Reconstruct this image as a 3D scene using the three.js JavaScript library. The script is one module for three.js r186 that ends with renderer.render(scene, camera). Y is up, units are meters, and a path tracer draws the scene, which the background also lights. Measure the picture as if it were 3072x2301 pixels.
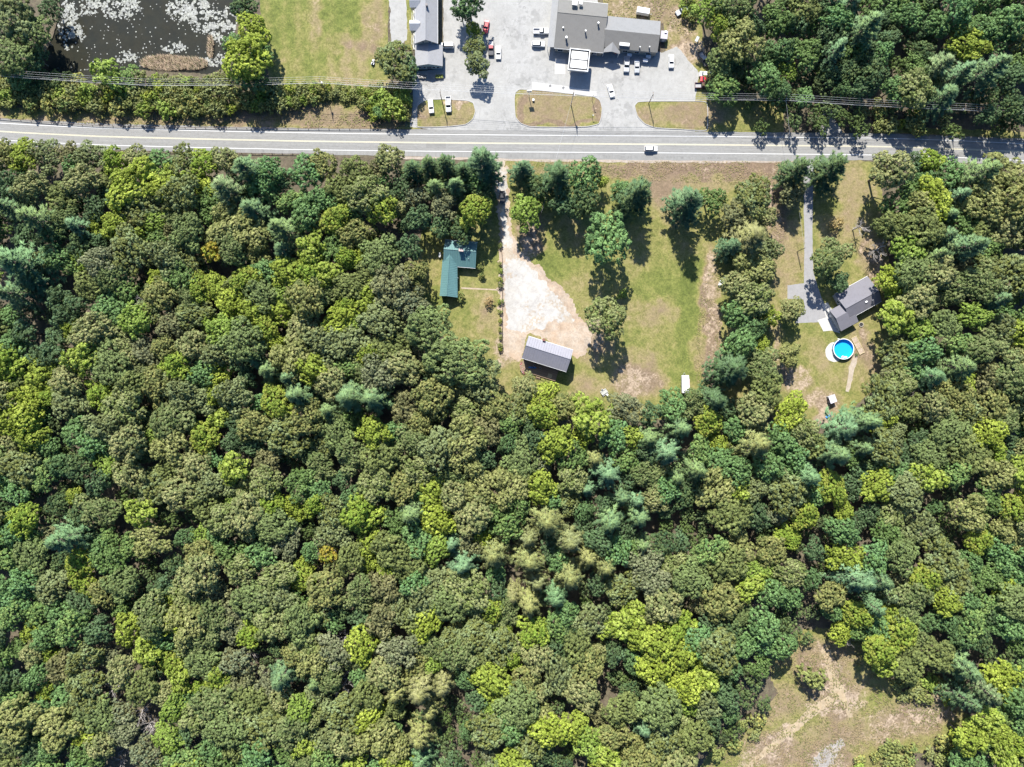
import * as THREE from 'three';
import { Sky } from 'three/addons/objects/Sky.js';
import { mergeGeometries } from 'three/addons/utils/BufferGeometryUtils.js';
import { RoundedBoxGeometry } from 'three/addons/geometries/RoundedBoxGeometry.js';

// ---------------------------------------------------------------- camera, sky, sun, exposure
const S = 0.122, CAM_H = 260;                     // metres of ground per map unit, flying height
const scene = new THREE.Scene();
const camera = new THREE.PerspectiveCamera(2 * Math.atan(1150.5 * S / CAM_H) * 180 / Math.PI, 1024 / 767, 1, 6000);
camera.position.set(0, CAM_H, 0);
camera.up.set(0, 0, -1);
camera.lookAt(0, 0, 0);
const renderer = new THREE.WebGLRenderer({ antialias: true });
renderer.toneMapping = THREE.LinearToneMapping;
renderer.toneMappingExposure = 2.12;
renderer.shadowMap.enabled = true;
const EL = 46.5 * Math.PI / 180, AZ = 12.5 * Math.PI / 180;
const sunDir = new THREE.Vector3(-Math.sin(AZ) * Math.cos(EL), Math.sin(EL), -Math.cos(AZ) * Math.cos(EL));
const sky = new Sky();
sky.name = 'sky';
sky.scale.setScalar(4000);
sky.userData.kind = 'structure';
sky.material.uniforms.sunPosition.value.copy(sunDir);
sky.material.uniforms.turbidity.value = 2.5;
sky.material.uniforms.rayleigh.value = 1.4;
sky.material.uniforms.mieCoefficient.value = 0.004;
scene.add(sky);
scene.environmentIntensity = 0.1;
const sun = new THREE.DirectionalLight(new THREE.Color(1, 0.955, 0.87), 4.8);
sun.position.copy(sunDir).multiplyScalar(500);
sun.castShadow = true;
sun.shadow.camera.left = sun.shadow.camera.bottom = -260;
sun.shadow.camera.right = sun.shadow.camera.top = 260;
sun.shadow.camera.far = 1200;
sun.shadow.mapSize.set(4096, 4096);
sun.name = 'sun';
scene.add(sun);

// ---------------------------------------------------------------- helpers
function rng(seed) { let a = seed >>> 0; return () => { a = (a + 0x6d2b79f5) | 0; let t = Math.imul(a ^ (a >>> 15), 1 | a); t = (t + Math.imul(t ^ (t >>> 7), 61 | t)) ^ t; return ((t ^ (t >>> 14)) >>> 0) / 4294967296; }; }
const hash2 = (x, y, s) => { let h = Math.imul(x, 374761393) ^ Math.imul(y, 668265263) ^ Math.imul(s, 2147483647); h = Math.imul(h ^ (h >>> 13), 1274126177); return ((h ^ (h >>> 16)) >>> 0) / 4294967296; };
function vnoise(x, y, s = 1) {
  const ix = Math.floor(x), iy = Math.floor(y), fx = x - ix, fy = y - iy, u = fx * fx * (3 - 2 * fx), v = fy * fy * (3 - 2 * fy);
  const a = hash2(ix, iy, s), b = hash2(ix + 1, iy, s), c = hash2(ix, iy + 1, s), d = hash2(ix + 1, iy + 1, s);
  return a + (b - a) * u + (c - a) * v + (a - b - c + d) * u * v;
}
function fbm(x, y, s, o = 4) { let t = 0, a = 0.5, n = 0; for (let i = 0; i < o; i++) { t += a * vnoise(x, y, s + i * 17); n += a; a *= 0.5; x *= 2.03; y *= 2.03; } return t / n; }
const clamp = (x, a = 0, b = 1) => Math.min(b, Math.max(a, x)), lerp = (a, b, t) => a + (b - a) * t, smooth = (a, b, x) => { const t = clamp((x - a) / (b - a)); return t * t * (3 - 2 * t); };
// map units (a survey grid of 0.122 m, origin under the drone at 1536, 1150.5) to metres; h is the height of the surveyed point
const pt = (px, py, h = 0) => [(px - 1536) * S * (CAM_H - h) / CAM_H, (py - 1150.5) * S * (CAM_H - h) / CAM_H];
const names = new Map();
function numbered(n) { const k = names.get(n) || 0; names.set(n, k + 1); return k ? n + '_' + String(k).padStart(3, '0') : n; }
function tag(o, label, category, group) { o.userData.label = label; o.userData.category = category; if (group) o.userData.group = group; return o; }
function thing(name, label, category, x = 0, y = 0, z = 0, turn = 0, group) { const g = new THREE.Group(); g.name = numbered(name); g.position.set(x, y, z); g.rotation.y = turn; tag(g, label, category, group); scene.add(g); return g; }
function part(name, geo, mat, parent, label) { const m = new THREE.Mesh(geo, mat); m.name = name; m.castShadow = m.receiveShadow = true; if (label) m.userData.label = label; parent.add(m); return m; }
function struct(name, geo, mat) { const m = part(numbered(name), geo, mat, scene); m.userData.kind = 'structure'; return m; }
const std = (r, g, b, rough = 0.85, extra = {}) => { const m = new THREE.MeshStandardMaterial({ roughness: rough, ...extra }); m.color.setRGB(r, g, b); return m; };
const box = (w, h, d, x = 0, y = 0, z = 0) => new THREE.BoxGeometry(w, h, d).translate(x, y, z);
const rbox = (w, h, d, x = 0, y = 0, z = 0, r = 0.05) => new RoundedBoxGeometry(w, h, d, 2, Math.min(r, w / 2.1, h / 2.1, d / 2.1)).translate(x, y, z);
const cyl = (r0, r1, h, x = 0, y = 0, z = 0, n = 10) => new THREE.CylinderGeometry(r1, r0, h, n).translate(x, y + h / 2, z);
function bar(a, b, r0, r1 = r0, n = 5) {
  const A = new THREE.Vector3(...a), B = new THREE.Vector3(...b), d = B.clone().sub(A), L = d.length();
  const g = new THREE.CylinderGeometry(r1, r0, L, n, 1, false).translate(0, L / 2, 0);
  g.applyQuaternion(new THREE.Quaternion().setFromUnitVectors(new THREE.Vector3(0, 1, 0), d.normalize()));
  return g.translate(...a);
}
const merge = (list) => mergeGeometries(list.map((g) => { const k = g.index ? g.toNonIndexed() : g; for (const n of Object.keys(k.attributes)) if (!['position', 'normal', 'uv'].includes(n)) k.deleteAttribute(n); return k; }));
function inside(poly, x, y) { let c = false; for (let i = 0, j = poly.length - 1; i < poly.length; j = i++) { const [xi, yi] = poly[i], [xj, yj] = poly[j]; if ((yi > y) !== (yj > y) && x < ((xj - xi) * (y - yi)) / (yj - yi) + xi) c = !c; } return c; }
function distTo(poly, x, y) { let m = 1e9; for (let i = 0, j = poly.length - 1; i < poly.length; j = i++) { const [ax, ay] = poly[j], [bx, by] = poly[i], dx = bx - ax, dy = by - ay, t = clamp(((x - ax) * dx + (y - ay) * dy) / (dx * dx + dy * dy || 1)); m = Math.min(m, Math.hypot(x - ax - dx * t, y - ay - dy * t)); } return m; }

// ---------------------------------------------------------------- textures of surfaces
const toS = (c) => { c = clamp(c); return Math.round(255 * (c <= 0.0031308 ? 12.92 * c : 1.055 * Math.pow(c, 1 / 2.4) - 0.055)); };
function colorTexture(w, h, fn) {
  const d = new Uint8Array(w * h * 4), o = [0, 0, 0];
  for (let y = 0; y < h; y++) for (let x = 0; x < w; x++) { fn(x, y, o); const i = (y * w + x) * 4; d[i] = toS(o[0]); d[i + 1] = toS(o[1]); d[i + 2] = toS(o[2]); d[i + 3] = 255; }
  const t = new THREE.DataTexture(d, w, h); t.colorSpace = THREE.SRGBColorSpace; t.magFilter = THREE.LinearFilter; t.wrapS = t.wrapT = THREE.RepeatWrapping; t.needsUpdate = true; return t;
}
// what grows or lies on open ground, surveyed as patches: [x, y, rx, ry, dryness shift, bare soil]
const PATCH = [
  [960, 100, 200, 200, -0.05, 0], [1010, 60, 40, 90, -0.22, 0], [1060, 60, 22, 90, -0.2, 0], [950, 40, 22, 70, 0.25, 0.2], [1125, 70, 40, 90, 0.3, 0.15], [1040, 130, 60, 22, 0.35, 0.1], [1100, 150, 60, 25, 0.3, 0.1],
  [840, 60, 40, 100, -0.12, 0], [830, 150, 50, 100, 0.1, 0], [1040, 200, 60, 40, 0.25, 0.05], [900, 200, 60, 50, -0.05, 0], [1090, 245, 100, 14, 0.3, 0.15],
  [900, 350, 260, 40, 0.55, 0.12], [1150, 360, 120, 30, 0.5, 0.15], [300, 362, 400, 16, 0.45, 0.25], [1350, 345, 90, 40, 0.35, 0], [1310, 310, 30, 30, -0.3, 0], [1260, 330, 30, 30, 0.4, 0.3], [1380, 300, 50, 12, 0.4, 0.4],
  [1660, 320, 140, 60, 0.38, 0], [1660, 372, 160, 10, 0.5, 0.1], [1790, 330, 20, 50, 0.55, 0.2], [2050, 345, 160, 40, 0.45, 0.08], [1560, 330, 20, 50, 0.5, 0.15],
  [1900, 20, 100, 60, 0.5, 0.35], [2000, 20, 60, 60, 0.25, 0], [2040, 100, 50, 70, 0.4, 0.35], [2060, 160, 60, 40, 0.5, 0.5],
  [1750, 500, 250, 22, 0.4, 0.05], [2080, 500, 250, 28, 0.6, 0.22], [2250, 500, 120, 30, 0.5, 0.2], [2000, 560, 70, 70, 0.3, 0], [2080, 540, 200, 40, 0.35, 0.05],
  [2330, 600, 45, 150, 0.55, 0.3], [2320, 560, 20, 80, 0.5, 0.35], [2360, 760, 50, 120, 0.32, 0], [2560, 560, 60, 110, 0.42, 0.15], [2540, 700, 90, 60, 0.3, 0], [2610, 780, 40, 80, 0.4, 0.3],
  [1660, 760, 90, 90, -0.1, 0], [1600, 690, 50, 60, 0.3, 0.1], [1580, 720, 40, 60, 0.5, 0.4], [1720, 690, 40, 60, 0.25, 0], [1640, 800, 60, 60, -0.18, 0], [1740, 850, 60, 40, 0.05, 0],
  [1980, 760, 40, 120, 0.05, 0], [2000, 620, 40, 60, 0.3, 0], [2010, 830, 90, 90, -0.2, 0], [2080, 900, 35, 150, -0.25, 0], [1960, 850, 70, 50, -0.1, 0], [1930, 940, 70, 50, 0.32, 0], [2000, 930, 40, 40, 0.2, 0], [2020, 1040, 60, 60, -0.12, 0], [2060, 980, 30, 90, -0.2, 0],
  [2140, 880, 25, 160, 0.45, 0.42], [2130, 1000, 30, 120, 0.45, 0.3], [2115, 900, 16, 150, 0.3, 0.1], [2090, 1060, 24, 40, 0.3, 0.1], [2130, 1110, 30, 60, 0.6, 0.3], [2060, 1120, 60, 24, -0.15, 0],
  [1900, 1150, 70, 60, 0.5, 0.45], [1960, 1140, 50, 50, 0.45, 0.25], [1900, 1080, 60, 40, 0.3, 0.1], [1850, 1170, 50, 30, 0.1, 0], [1750, 1160, 60, 40, 0.22, 0], [1760, 1060, 40, 40, 0.35, 0.15], [1800, 1020, 40, 60, 0.25, 0], [1700, 1190, 60, 30, 0.1, 0], [1670, 1150, 50, 30, -0.1, 0],
  [1300, 780, 40, 100, -0.08, 0], [1290, 830, 20, 60, 0.1, 0], [1440, 830, 60, 60, -0.05, 0], [1440, 900, 50, 40, 0.15, 0.05], [1430, 1000, 40, 80, 0.12, 0], [1460, 960, 40, 50, 0.22, 0], [1450, 1080, 50, 50, -0.12, 0], [1480, 1130, 60, 50, 0.1, 0], [1300, 890, 30, 40, -0.25, 0], [1410, 1000, 20, 60, -0.1, 0], [1540, 1120, 50, 30, 0, 0],
  [2420, 1000, 50, 60, -0.1, 0], [2440, 1060, 50, 60, 0.25, 0.02], [2450, 1110, 40, 40, -0.05, 0], [2490, 1130, 50, 50, 0.3, 0.05], [2400, 1050, 30, 60, -0.02, 0], [2560, 1030, 40, 60, 0.3, 0.1], [2590, 1110, 60, 50, 0.1, 0.05], [2610, 1060, 30, 60, 0.4, 0.2], [2340, 1080, 24, 100, 0.4, 0.35], [2330, 980, 18, 60, 0.3, 0.15], [2380, 1150, 50, 40, 0.45, 0.45], [2460, 1200, 60, 30, 0.45, 0.35], [2470, 1240, 30, 40, 0.45, 0.5], [2590, 985, 24, 20, 0.4, 0.3], [2500, 1110, 26, 20, -0.12, 0],
  [2480, 2000, 80, 90, 0.55, 0.35], [2520, 2100, 100, 60, 0.5, 0.4], [2700, 2170, 130, 60, 0.5, 0.35], [2800, 2130, 90, 50, 0.6, 0.45], [2450, 2240, 150, 80, 0.42, 0.12], [2480, 2280, 60, 50, 0.6, 0.55], [2350, 2120, 60, 60, 0.4, 0.1], [2540, 2180, 60, 60, 0.35, 0.05], [2300, 2240, 80, 60, 0.5, 0.35], [2420, 2020, 40, 60, 0.5, 0.2], [2500, 2000, 30, 60, 0.1, 0.55], [2530, 2090, 50, 40, 0.1, 0.6], [2450, 2130, 50, 30, 0.1, 0.45], [2350, 2210, 50, 40, 0.1, 0.45], [2250, 2290, 50, 40, 0.1, 0.45], [2600, 2120, 60, 50, -0.35, 0], [2560, 2200, 60, 50, -0.25, 0], [2380, 2170, 60, 40, -0.3, 0], [1520, 1030, 40, 60, 0.3, 0.5], [1780, 990, 30, 60, 0.2, 0.4],
];
const GW = 420, GH = 315, TW = 2048, TH = 1536;
const groundMap = colorTexture(TW, TH, (ix, iy, o) => {
  const wx = (ix / TW - 0.5) * GW, wz = (iy / TH - 0.5) * GH, px = wx / S + 1536, py = wz / S + 1150.5;
  const wob = (fbm(wx / 5, wz / 5, 11, 3) - 0.5) * 60, wob2 = (fbm(wx / 5, wz / 5, 29, 3) - 0.5) * 60;
  let dry = 0.35, soil = 0;
  for (const p of PATCH) {
    const dx = (px + wob - p[0]) / p[2], dy = (py + wob2 - p[1]) / p[3], q = dx * dx + dy * dy;
    if (q < 1.6) { const w = 1 - smooth(0.25, 1.6, q); dry += p[4] * w; soil = Math.max(soil, p[5] * w); }
  }
  if (py < 270 && px > 770 && px < 1180) dry += 0.1 * Math.sin(px / 7.5 + fbm(px / 40, py / 40, 8, 2) * 3);
  const n1 = fbm(wx / 9, wz / 9, 3, 4) - 0.5, n2 = fbm(wx / 1.6, wz / 1.6, 5, 3) - 0.5, n3 = vnoise(wx * 2.6, wz * 2.6, 7) - 0.5, n4 = hash2(ix, iy, 9) - 0.5;
  dry = dry + n1 * 0.55 + n2 * 0.45 + n3 * 0.16;
  soil = smooth(0.25, 0.62, soil + n2 * 0.5 + n1 * 0.25 + n3 * 0.3) * (soil > 0.01 ? 1 : 0);
  const ramp = [[-0.2, 0.125, 0.155, 0.03], [0.15, 0.175, 0.195, 0.045], [0.4, 0.235, 0.222, 0.07], [0.65, 0.285, 0.235, 0.11], [0.95, 0.25, 0.185, 0.115], [1.4, 0.22, 0.155, 0.105]];
  let k = 0; while (k < ramp.length - 2 && dry > ramp[k + 1][0]) k++;
  const a = ramp[k], b = ramp[k + 1], t = clamp((dry - a[0]) / (b[0] - a[0])), g = 1 + n4 * 0.42 + n3 * 0.42 + n2 * 0.3;
  const sc = [0.43, 0.335, 0.245];
  for (let c = 0; c < 3; c++) o[c] = lerp(lerp(a[c + 1], b[c + 1], t), sc[c] * (0.92 + n2 * 0.3), soil) * g * 0.74;
});
groundMap.wrapS = groundMap.wrapT = THREE.MirroredRepeatWrapping;
const tile = (size, base, amp, tintAmp, seed, extra) => colorTexture(size, size, (x, y, o) => {
  const P = (f, s) => { const u = x / size * f, v = y / size * f, w = (a, b) => { const iu = ((a % f) + f) % f, iv = ((b % f) + f) % f; return hash2(iu, iv, s); }; const i = Math.floor(u), j = Math.floor(v), fu = u - i, fv = v - j, su = fu * fu * (3 - 2 * fu), sv = fv * fv * (3 - 2 * fv); return lerp(lerp(w(i, j), w(i + 1, j), su), lerp(w(i, j + 1), w(i + 1, j + 1), su), sv) - 0.5; };
  const n = P(6, seed) * 0.5 + P(17, seed + 1) * 0.5 + P(53, seed + 2) * 0.6 + P(size / 2, seed + 3) * 0.8 + P(size, seed + 4) * 0.5, q = P(9, seed + 5) + P(31, seed + 6) * 0.6;
  for (let c = 0; c < 3; c++) o[c] = base[c] * (1 + amp * n) * (1 + tintAmp[c] * q);
  if (extra) extra(P, o, x, y);
});
const litterTex = tile(512, [0.1, 0.082, 0.055], 0.7, [0.2, 0.35, 0.2], 101);
const roadTex = tile(512, [0.215, 0.212, 0.203], 0.2, [0.05, 0.05, 0.06], 111);
const lotTex = tile(512, [0.305, 0.3, 0.286], 0.2, [0.1, 0.1, 0.11], 121, (P, o) => { const d = smooth(0.22, 0.42, P(11, 130) + P(37, 131) * 0.5); const k = Math.abs(P(7, 133) + P(23, 134) * 0.35) < 0.008 ? 0.22 : 0; for (let c = 0; c < 3; c++) o[c] *= 1 - 0.16 * d - k; });
const gravelTex = tile(512, [0.38, 0.362, 0.335], 0.3, [0.08, 0.1, 0.14], 141, (P, o) => { const d = smooth(0.16, 0.5, P(5, 146) + P(13, 147) * 0.6 + P(64, 148) * 0.5); o[0] *= 1 - 0.12 * d; o[1] *= 1 - 0.22 * d; o[2] *= 1 - 0.34 * d; });
const dirtTex = tile(512, [0.345, 0.275, 0.21], 0.42, [0.1, 0.2, 0.3], 151);
const concreteTex = tile(256, [0.42, 0.41, 0.39], 0.14, [0.05, 0.05, 0.06], 161);
const shingleTex = tile(512, [1, 1, 1], 0.26, [0.05, 0.05, 0.06], 171);
const mudTex = tile(512, [0.026, 0.026, 0.019], 0.2, [0.2, 0.12, 0.0], 181);
const roadTex2 = colorTexture(2048, 192, (x, y, o) => {
  const v = y / 192, n = (hash2(x, y, 301) - 0.5) * 0.2 + (fbm(x / 9, y / 5, 302, 3) - 0.5) * 0.26 + (fbm(x / 60, y / 3, 303, 2) - 0.5) * 0.22;
  let g = 1 + n; for (const w of [0.31, 0.42, 0.57, 0.68]) g += 0.07 * Math.exp(-(((v - w) / 0.025) ** 2));            // polished wheel paths
  const bx = Math.floor(x / 150), pw = hash2(bx, 1, 305); if (pw < 0.22 && x % 150 > 30 && x % 150 < 40 + pw * 400 && Math.abs(v - 0.36 - 0.28 * (bx % 2)) < 0.09) g *= 0.87;   // repair patches
  if (Math.abs(fbm(x / 50, y / 14, 307, 3) - 0.5) < 0.006) g *= 0.8;                                                        // sealed cracks
  o[0] = 0.212 * g; o[1] = 0.209 * g; o[2] = 0.2 * g;
});
const matMap = (t, rough = 0.95, extra = {}) => new THREE.MeshStandardMaterial({ map: t, roughness: rough, ...extra });
const M = {
  ground: matMap(groundMap, 1), litter: matMap(litterTex, 1), road: matMap(roadTex2, 0.9), lot: matMap(lotTex, 0.92), gravel: matMap(gravelTex, 0.95), dirt: matMap(dirtTex, 1), concrete: matMap(concreteTex, 0.9),
  white: std(0.66, 0.66, 0.65, 0.6), paint: std(0.6, 0.6, 0.59, 0.7), yellow: std(0.62, 0.57, 0.4, 0.7), wood: std(0.24, 0.17, 0.11, 0.9), paleWood: std(0.5, 0.41, 0.24, 0.85), pole: std(0.15, 0.115, 0.085, 0.9),
  metal: std(0.42, 0.43, 0.44, 0.4, { metalness: 0.7 }), black: std(0.02, 0.02, 0.022, 0.7), rubber: std(0.018, 0.018, 0.018, 0.9), wire: std(0.5, 0.5, 0.5, 0.5, { metalness: 0.4 }),
  glass: std(0.02, 0.026, 0.032, 0.08), lampGlass: std(0.7, 0.7, 0.7, 0.2), tailLamp: std(0.35, 0.02, 0.02, 0.3), rust: std(0.22, 0.12, 0.07, 0.8),
};

// ---------------------------------------------------------------- sheets of ground
function outline(poly, ragged, seed, step = 6) {      // map units -> metres, edges broken up as turf and gravel edges are
  const out = [];
  for (let i = 0; i < poly.length; i++) {
    const [ax, ay] = poly[i], [bx, by] = poly[(i + 1) % poly.length], L = Math.hypot(bx - ax, by - ay), n = ragged ? Math.max(1, Math.round(L / step)) : 1;
    for (let k = 0; k < n; k++) {
      const t = k / n, x = lerp(ax, bx, t), y = lerp(ay, by, t), e = ragged ? ((fbm(x / 30, y / 30, seed, 3) - 0.5) * 1.6 + (vnoise(x / 5, y / 5, seed + 5) - 0.5) * 0.8) * ragged : 0, nx = (by - ay) / (L || 1), ny = -(bx - ax) / (L || 1);
      out.push([x + nx * e, y + ny * e]);
    }
  }
  return out;
}
function sheetGeo(poly, y, uvMode, holes = []) {      // uvMode: metres per repeat, or 'map'
  const toV = (p) => { const [x, z] = pt(p[0], p[1]); return new THREE.Vector2(x, z); };
  let c = poly.map(toV); if (THREE.ShapeUtils.area(c) > 0) c.reverse();
  const hs = holes.map((h) => { const v = h.map(toV); if (THREE.ShapeUtils.area(v) < 0) v.reverse(); return v; });
  const f = THREE.ShapeUtils.triangulateShape(c, hs), all = c.concat(...hs), pos = [], uv = [], nor = [];
  for (const p of all) { pos.push(p.x, y, p.y); nor.push(0, 1, 0); uv.push(...(uvMode === 'map' ? [p.x / GW + 0.5, p.y / GH + 0.5] : [p.x / uvMode, p.y / uvMode])); }
  const g = new THREE.BufferGeometry();
  g.setAttribute('position', new THREE.Float32BufferAttribute(pos, 3)); g.setAttribute('normal', new THREE.Float32BufferAttribute(nor, 3)); g.setAttribute('uv', new THREE.Float32BufferAttribute(uv, 2));
  const idx = []; for (const t of f) { const [a, b, d] = t, A = all[a], B = all[b], D = all[d]; (B.x - A.x) * (D.y - A.y) - (B.y - A.y) * (D.x - A.x) > 0 ? idx.push(a, d, b) : idx.push(a, b, d); }
  g.setIndex(idx); return g;
}
const sheet = (name, poly, y, mat, uvMode, ragged = 0, seed = 1, step = 6) => struct(name, sheetGeo(outline(poly, ragged, seed, step), y, uvMode), mat);
const POND = [[190, -260], [180, -40], [176, 60], [150, 130], [118, 185], [98, 232], [160, 248], [240, 256], [300, 244], [345, 222], [400, 212], [470, 208], [560, 216], [620, 222], [690, 200], [700, 120], [712, 60], [722, -30], [730, -260]];
const pondEdge = outline(POND, 6, 41, 8);
struct('terrain', (() => { const g = sheetGeo([[-14000, -14000], [17000, -14000], [17000, 17000], [-14000, 17000]], 0, 7, [pondEdge]); return g; })(), M.litter);
sheet('lawn', [[1265, 690], [1490, 560], [1480, 476], [2420, 478], [2640, 484], [2645, 560], [2660, 700], [2670, 830], [2720, 900], [2690, 1000], [2670, 1130], [2570, 1210], [2510, 1280], [2440, 1290], [2300, 1240], [2200, 1220], [2100, 1235], [1950, 1265], [1700, 1250], [1500, 1200], [1410, 1110], [1330, 1010], [1240, 950], [1240, 800]], 0.01, M.ground, 'map', 8, 51);
sheet('meadow', [[770, -120], [1172, -120], [1162, 130], [1178, 175], [1180, 290], [1100, 300], [820, 300], [800, 200], [785, 100]], 0.01, M.ground, 'map', 5, 52);
sheet('verge', [[-200, 310], [300, 335], [640, 330], [900, 290], [1100, 280], [1260, 285], [1262, 386], [800, 392], [300, 384], [-200, 352]], 0.014, M.ground, 'map', 4, 53);
sheet('back_yard', [[1770, -120], [2085, -120], [2100, 60], [2120, 180], [2120, 310], [2060, 320], [2000, 200], [1990, 70], [1825, 60]], 0.01, M.ground, 'map', 6, 54);
sheet('clearing', [[2290, 1960], [2420, 1880], [2600, 1890], [2650, 2000], [2700, 2080], [2880, 2090], [2920, 2200], [2720, 2270], [2600, 2330], [2560, 2440], [1980, 2440], [2110, 2280], [2290, 2160], [2330, 2080]], 0.01, M.ground, 'map', 14, 55);
sheet('grass_strip', [[1214, -120], [1238, -120], [1238, 150], [1214, 150]], 0.018, M.ground, 'map', 4, 56);
sheet('verge', [[2060, 300], [2350, 305], [2350, 400], [2060, 400]], 0.014, M.ground, 'map', 4, 57);
sheet('verge', [[2620, 380], [3250, 400], [3250, 440], [2620, 402]], 0.014, M.ground, 'map', 4, 58);
// the station's paved lot, the drives and the road
sheet('paved_lot', [[1330, -160], [1780, -160], [1800, 90], [1985, 160], [2030, 140], [2075, 190], [2098, 220], [2085, 300], [2085, 396], [1340, 396], [1230, 380], [1240, 300], [1232, 215], [1330, 205]], 0.022, M.lot, 34, 3, 61);
sheet('gravel_drive', [[1165, -120], [1218, -120], [1220, 120], [1205, 132], [1172, 132]], 0.022, M.lot, 34, 4, 62);
sheet('dirt_margin', [[1484, 500], [1524, 500], [1528, 640], [1540, 700], [1560, 752], [1620, 800], [1690, 872], [1745, 950], [1775, 1005], [1765, 1060], [1730, 1075], [1690, 1045], [1585, 1000], [1560, 1080], [1510, 1062], [1498, 960], [1500, 700], [1490, 640]], 0.022, M.dirt, 23, 13, 63, 4);
sheet('gravel_driveway', [[1492, 480], [1518, 480], [1521, 640], [1526, 700], [1545, 760], [1590, 800], [1640, 850], [1700, 930], [1725, 965], [1650, 965], [1630, 990], [1560, 1000], [1522, 985], [1514, 880], [1510, 700], [1503, 640]], 0.032, M.gravel, 34, 14, 64, 4);
sheet('asphalt_driveway', [[2408, 470], [2440, 470], [2437, 700], [2440, 820], [2462, 888], [2480, 925], [2487, 955], [2470, 966], [2385, 970], [2402, 945], [2415, 920], [2410, 898], [2362, 896], [2362, 856], [2412, 850], [2413, 700]], 0.022, matMap(tile(512, [0.25, 0.245, 0.245], 0.16, [0.06, 0.06, 0.06], 191), 0.9), 8, 1.5, 65);
sheet('asphalt_driveway', [[2468, 320], [2492, 320], [2505, 360], [2532, 404], [2455, 404], [2464, 360]], 0.022, M.lot, 9, 2, 66);
sheet('concrete_apron', [[2466, 912], [2484, 908], [2508, 958], [2520, 1000], [2495, 992], [2470, 994], [2452, 960], [2478, 952]], 0.032, M.concrete, 5, 0.6, 67);
sheet('sand_pad', Array.from({ length: 28 }, (_, i) => [2503 + 27 * Math.cos(i / 28 * 6.283), 1056 + 30 * Math.sin(i / 28 * 6.283)]), 0.022, M.concrete, 5, 2, 68);
sheet('dirt_path', [[2564, 1062], [2574, 1064], [2570, 1090], [2562, 1110], [2557, 1140], [2546, 1175], [2536, 1174], [2544, 1130], [2546, 1100], [2556, 1080]], 0.022, matMap(tile(256, [0.33, 0.28, 0.22], 0.3, [0.1, 0.15, 0.2], 195)), 6, 2.5, 69);
sheet('garden_path', [[1384, 862], [1500, 868], [1500, 872], [1384, 866]], 0.022, M.dirt, 7, 0.6, 70);
sheet('dirt_trail', [[2466, 1950], [2488, 1950], [2505, 2020], [2530, 2062], [2545, 2110], [2560, 2150], [2545, 2160], [2530, 2110], [2516, 2096], [2470, 2128], [2420, 2166], [2330, 2240], [2250, 2306], [2200, 2400], [2150, 2400], [2230, 2300], [2320, 2222], [2400, 2152], [2440, 2112], [2495, 2078], [2488, 2040]], 0.022, matMap(tile(512, [0.33, 0.26, 0.17], 0.35, [0.1, 0.15, 0.2], 197)), 9, 6, 71, 4);
sheet('gravel_bar', [[2470, 2250], [2520, 2215], [2535, 2230], [2500, 2280], [2470, 2320], [2430, 2320], [2440, 2280]], 0.022, matMap(tile(256, [0.27, 0.245, 0.22], 0.5, [0.1, 0.15, 0.2], 203)), 9, 16, 72, 4);
const XS = [-300, 0, 300, 800, 1200, 1536, 2000, 2300, 2700, 3072, 3400];
const CY = [372, 394, 409, 421, 427, 430, 433, 436, 441, 456, 478];     // centre line of the road
const roadY = (x) => { let k = 0; while (k < XS.length - 2 && x > XS[k + 1]) k++; const t = (x - XS[k]) / (XS[k + 1] - XS[k]); const p0 = CY[Math.max(0, k - 1)], p1 = CY[k], p2 = CY[k + 1], p3 = CY[Math.min(CY.length - 1, k + 2)]; return p1 + 0.5 * t * (p2 - p0 + t * (2 * p0 - 5 * p1 + 4 * p2 - p3 + t * (3 * (p1 - p2) + p3 - p0))); };
function band(x0, x1, o0, o1, y, uv = 9, dash) {
  const top = [], bot = []; for (let x = x0; x <= x1; x += 20) { const s = (roadY(x + 5) - roadY(x - 5)) / 10; const a = typeof o0 === 'function' ? o0(x) : o0, b = typeof o1 === 'function' ? o1(x) : o1; top.push([x + s * -a, roadY(x) + a]); bot.push([x - s * b, roadY(x) + b]); }
  const g = sheetGeo(top.concat(bot.reverse()), y, uv === 'road' ? 9 : uv); if (uv === 'road') { const p = g.attributes.position, q = g.attributes.uv; for (let i = 0; i < p.count; i++) { const X = p.getX(i) / S + 1536, Z = p.getZ(i) / S + 1150.5; q.setXY(i, X * S / 190, (Z - roadY(X) + 50) / 100); } } return g;
}
struct('road', band(-300, 3400, (x) => -38 - 2 * vnoise(x / 20, 1, 3), (x) => 38 + 8 * smooth(1000, 1700, x) - 6 * smooth(2350, 2600, x) + 3 * vnoise(x / 15, 2, 4), 0.04, 'road'), M.road);
struct('road_shoulder', band(1180, 2380, 42, (x) => 47 + 5 * smooth(1250, 1800, x) - 4 * smooth(2100, 2380, x) + 5 * vnoise(x / 11, 5, 4), 0.034, 6), matMap(tile(256, [0.32, 0.27, 0.225], 0.35, [0.1, 0.15, 0.2], 199)));
struct('edge_line', band(-300, 3400, -25.6, -24, 0.05), M.paint);
struct('edge_line', band(-300, 3400, 24.9, 26.5, 0.05), M.paint);
struct('center_line', band(-300, 3400, -1.5, -0.4, 0.05), M.yellow);
struct('center_line', band(-300, 3400, 0.8, 1.9, 0.05), M.yellow);
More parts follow.
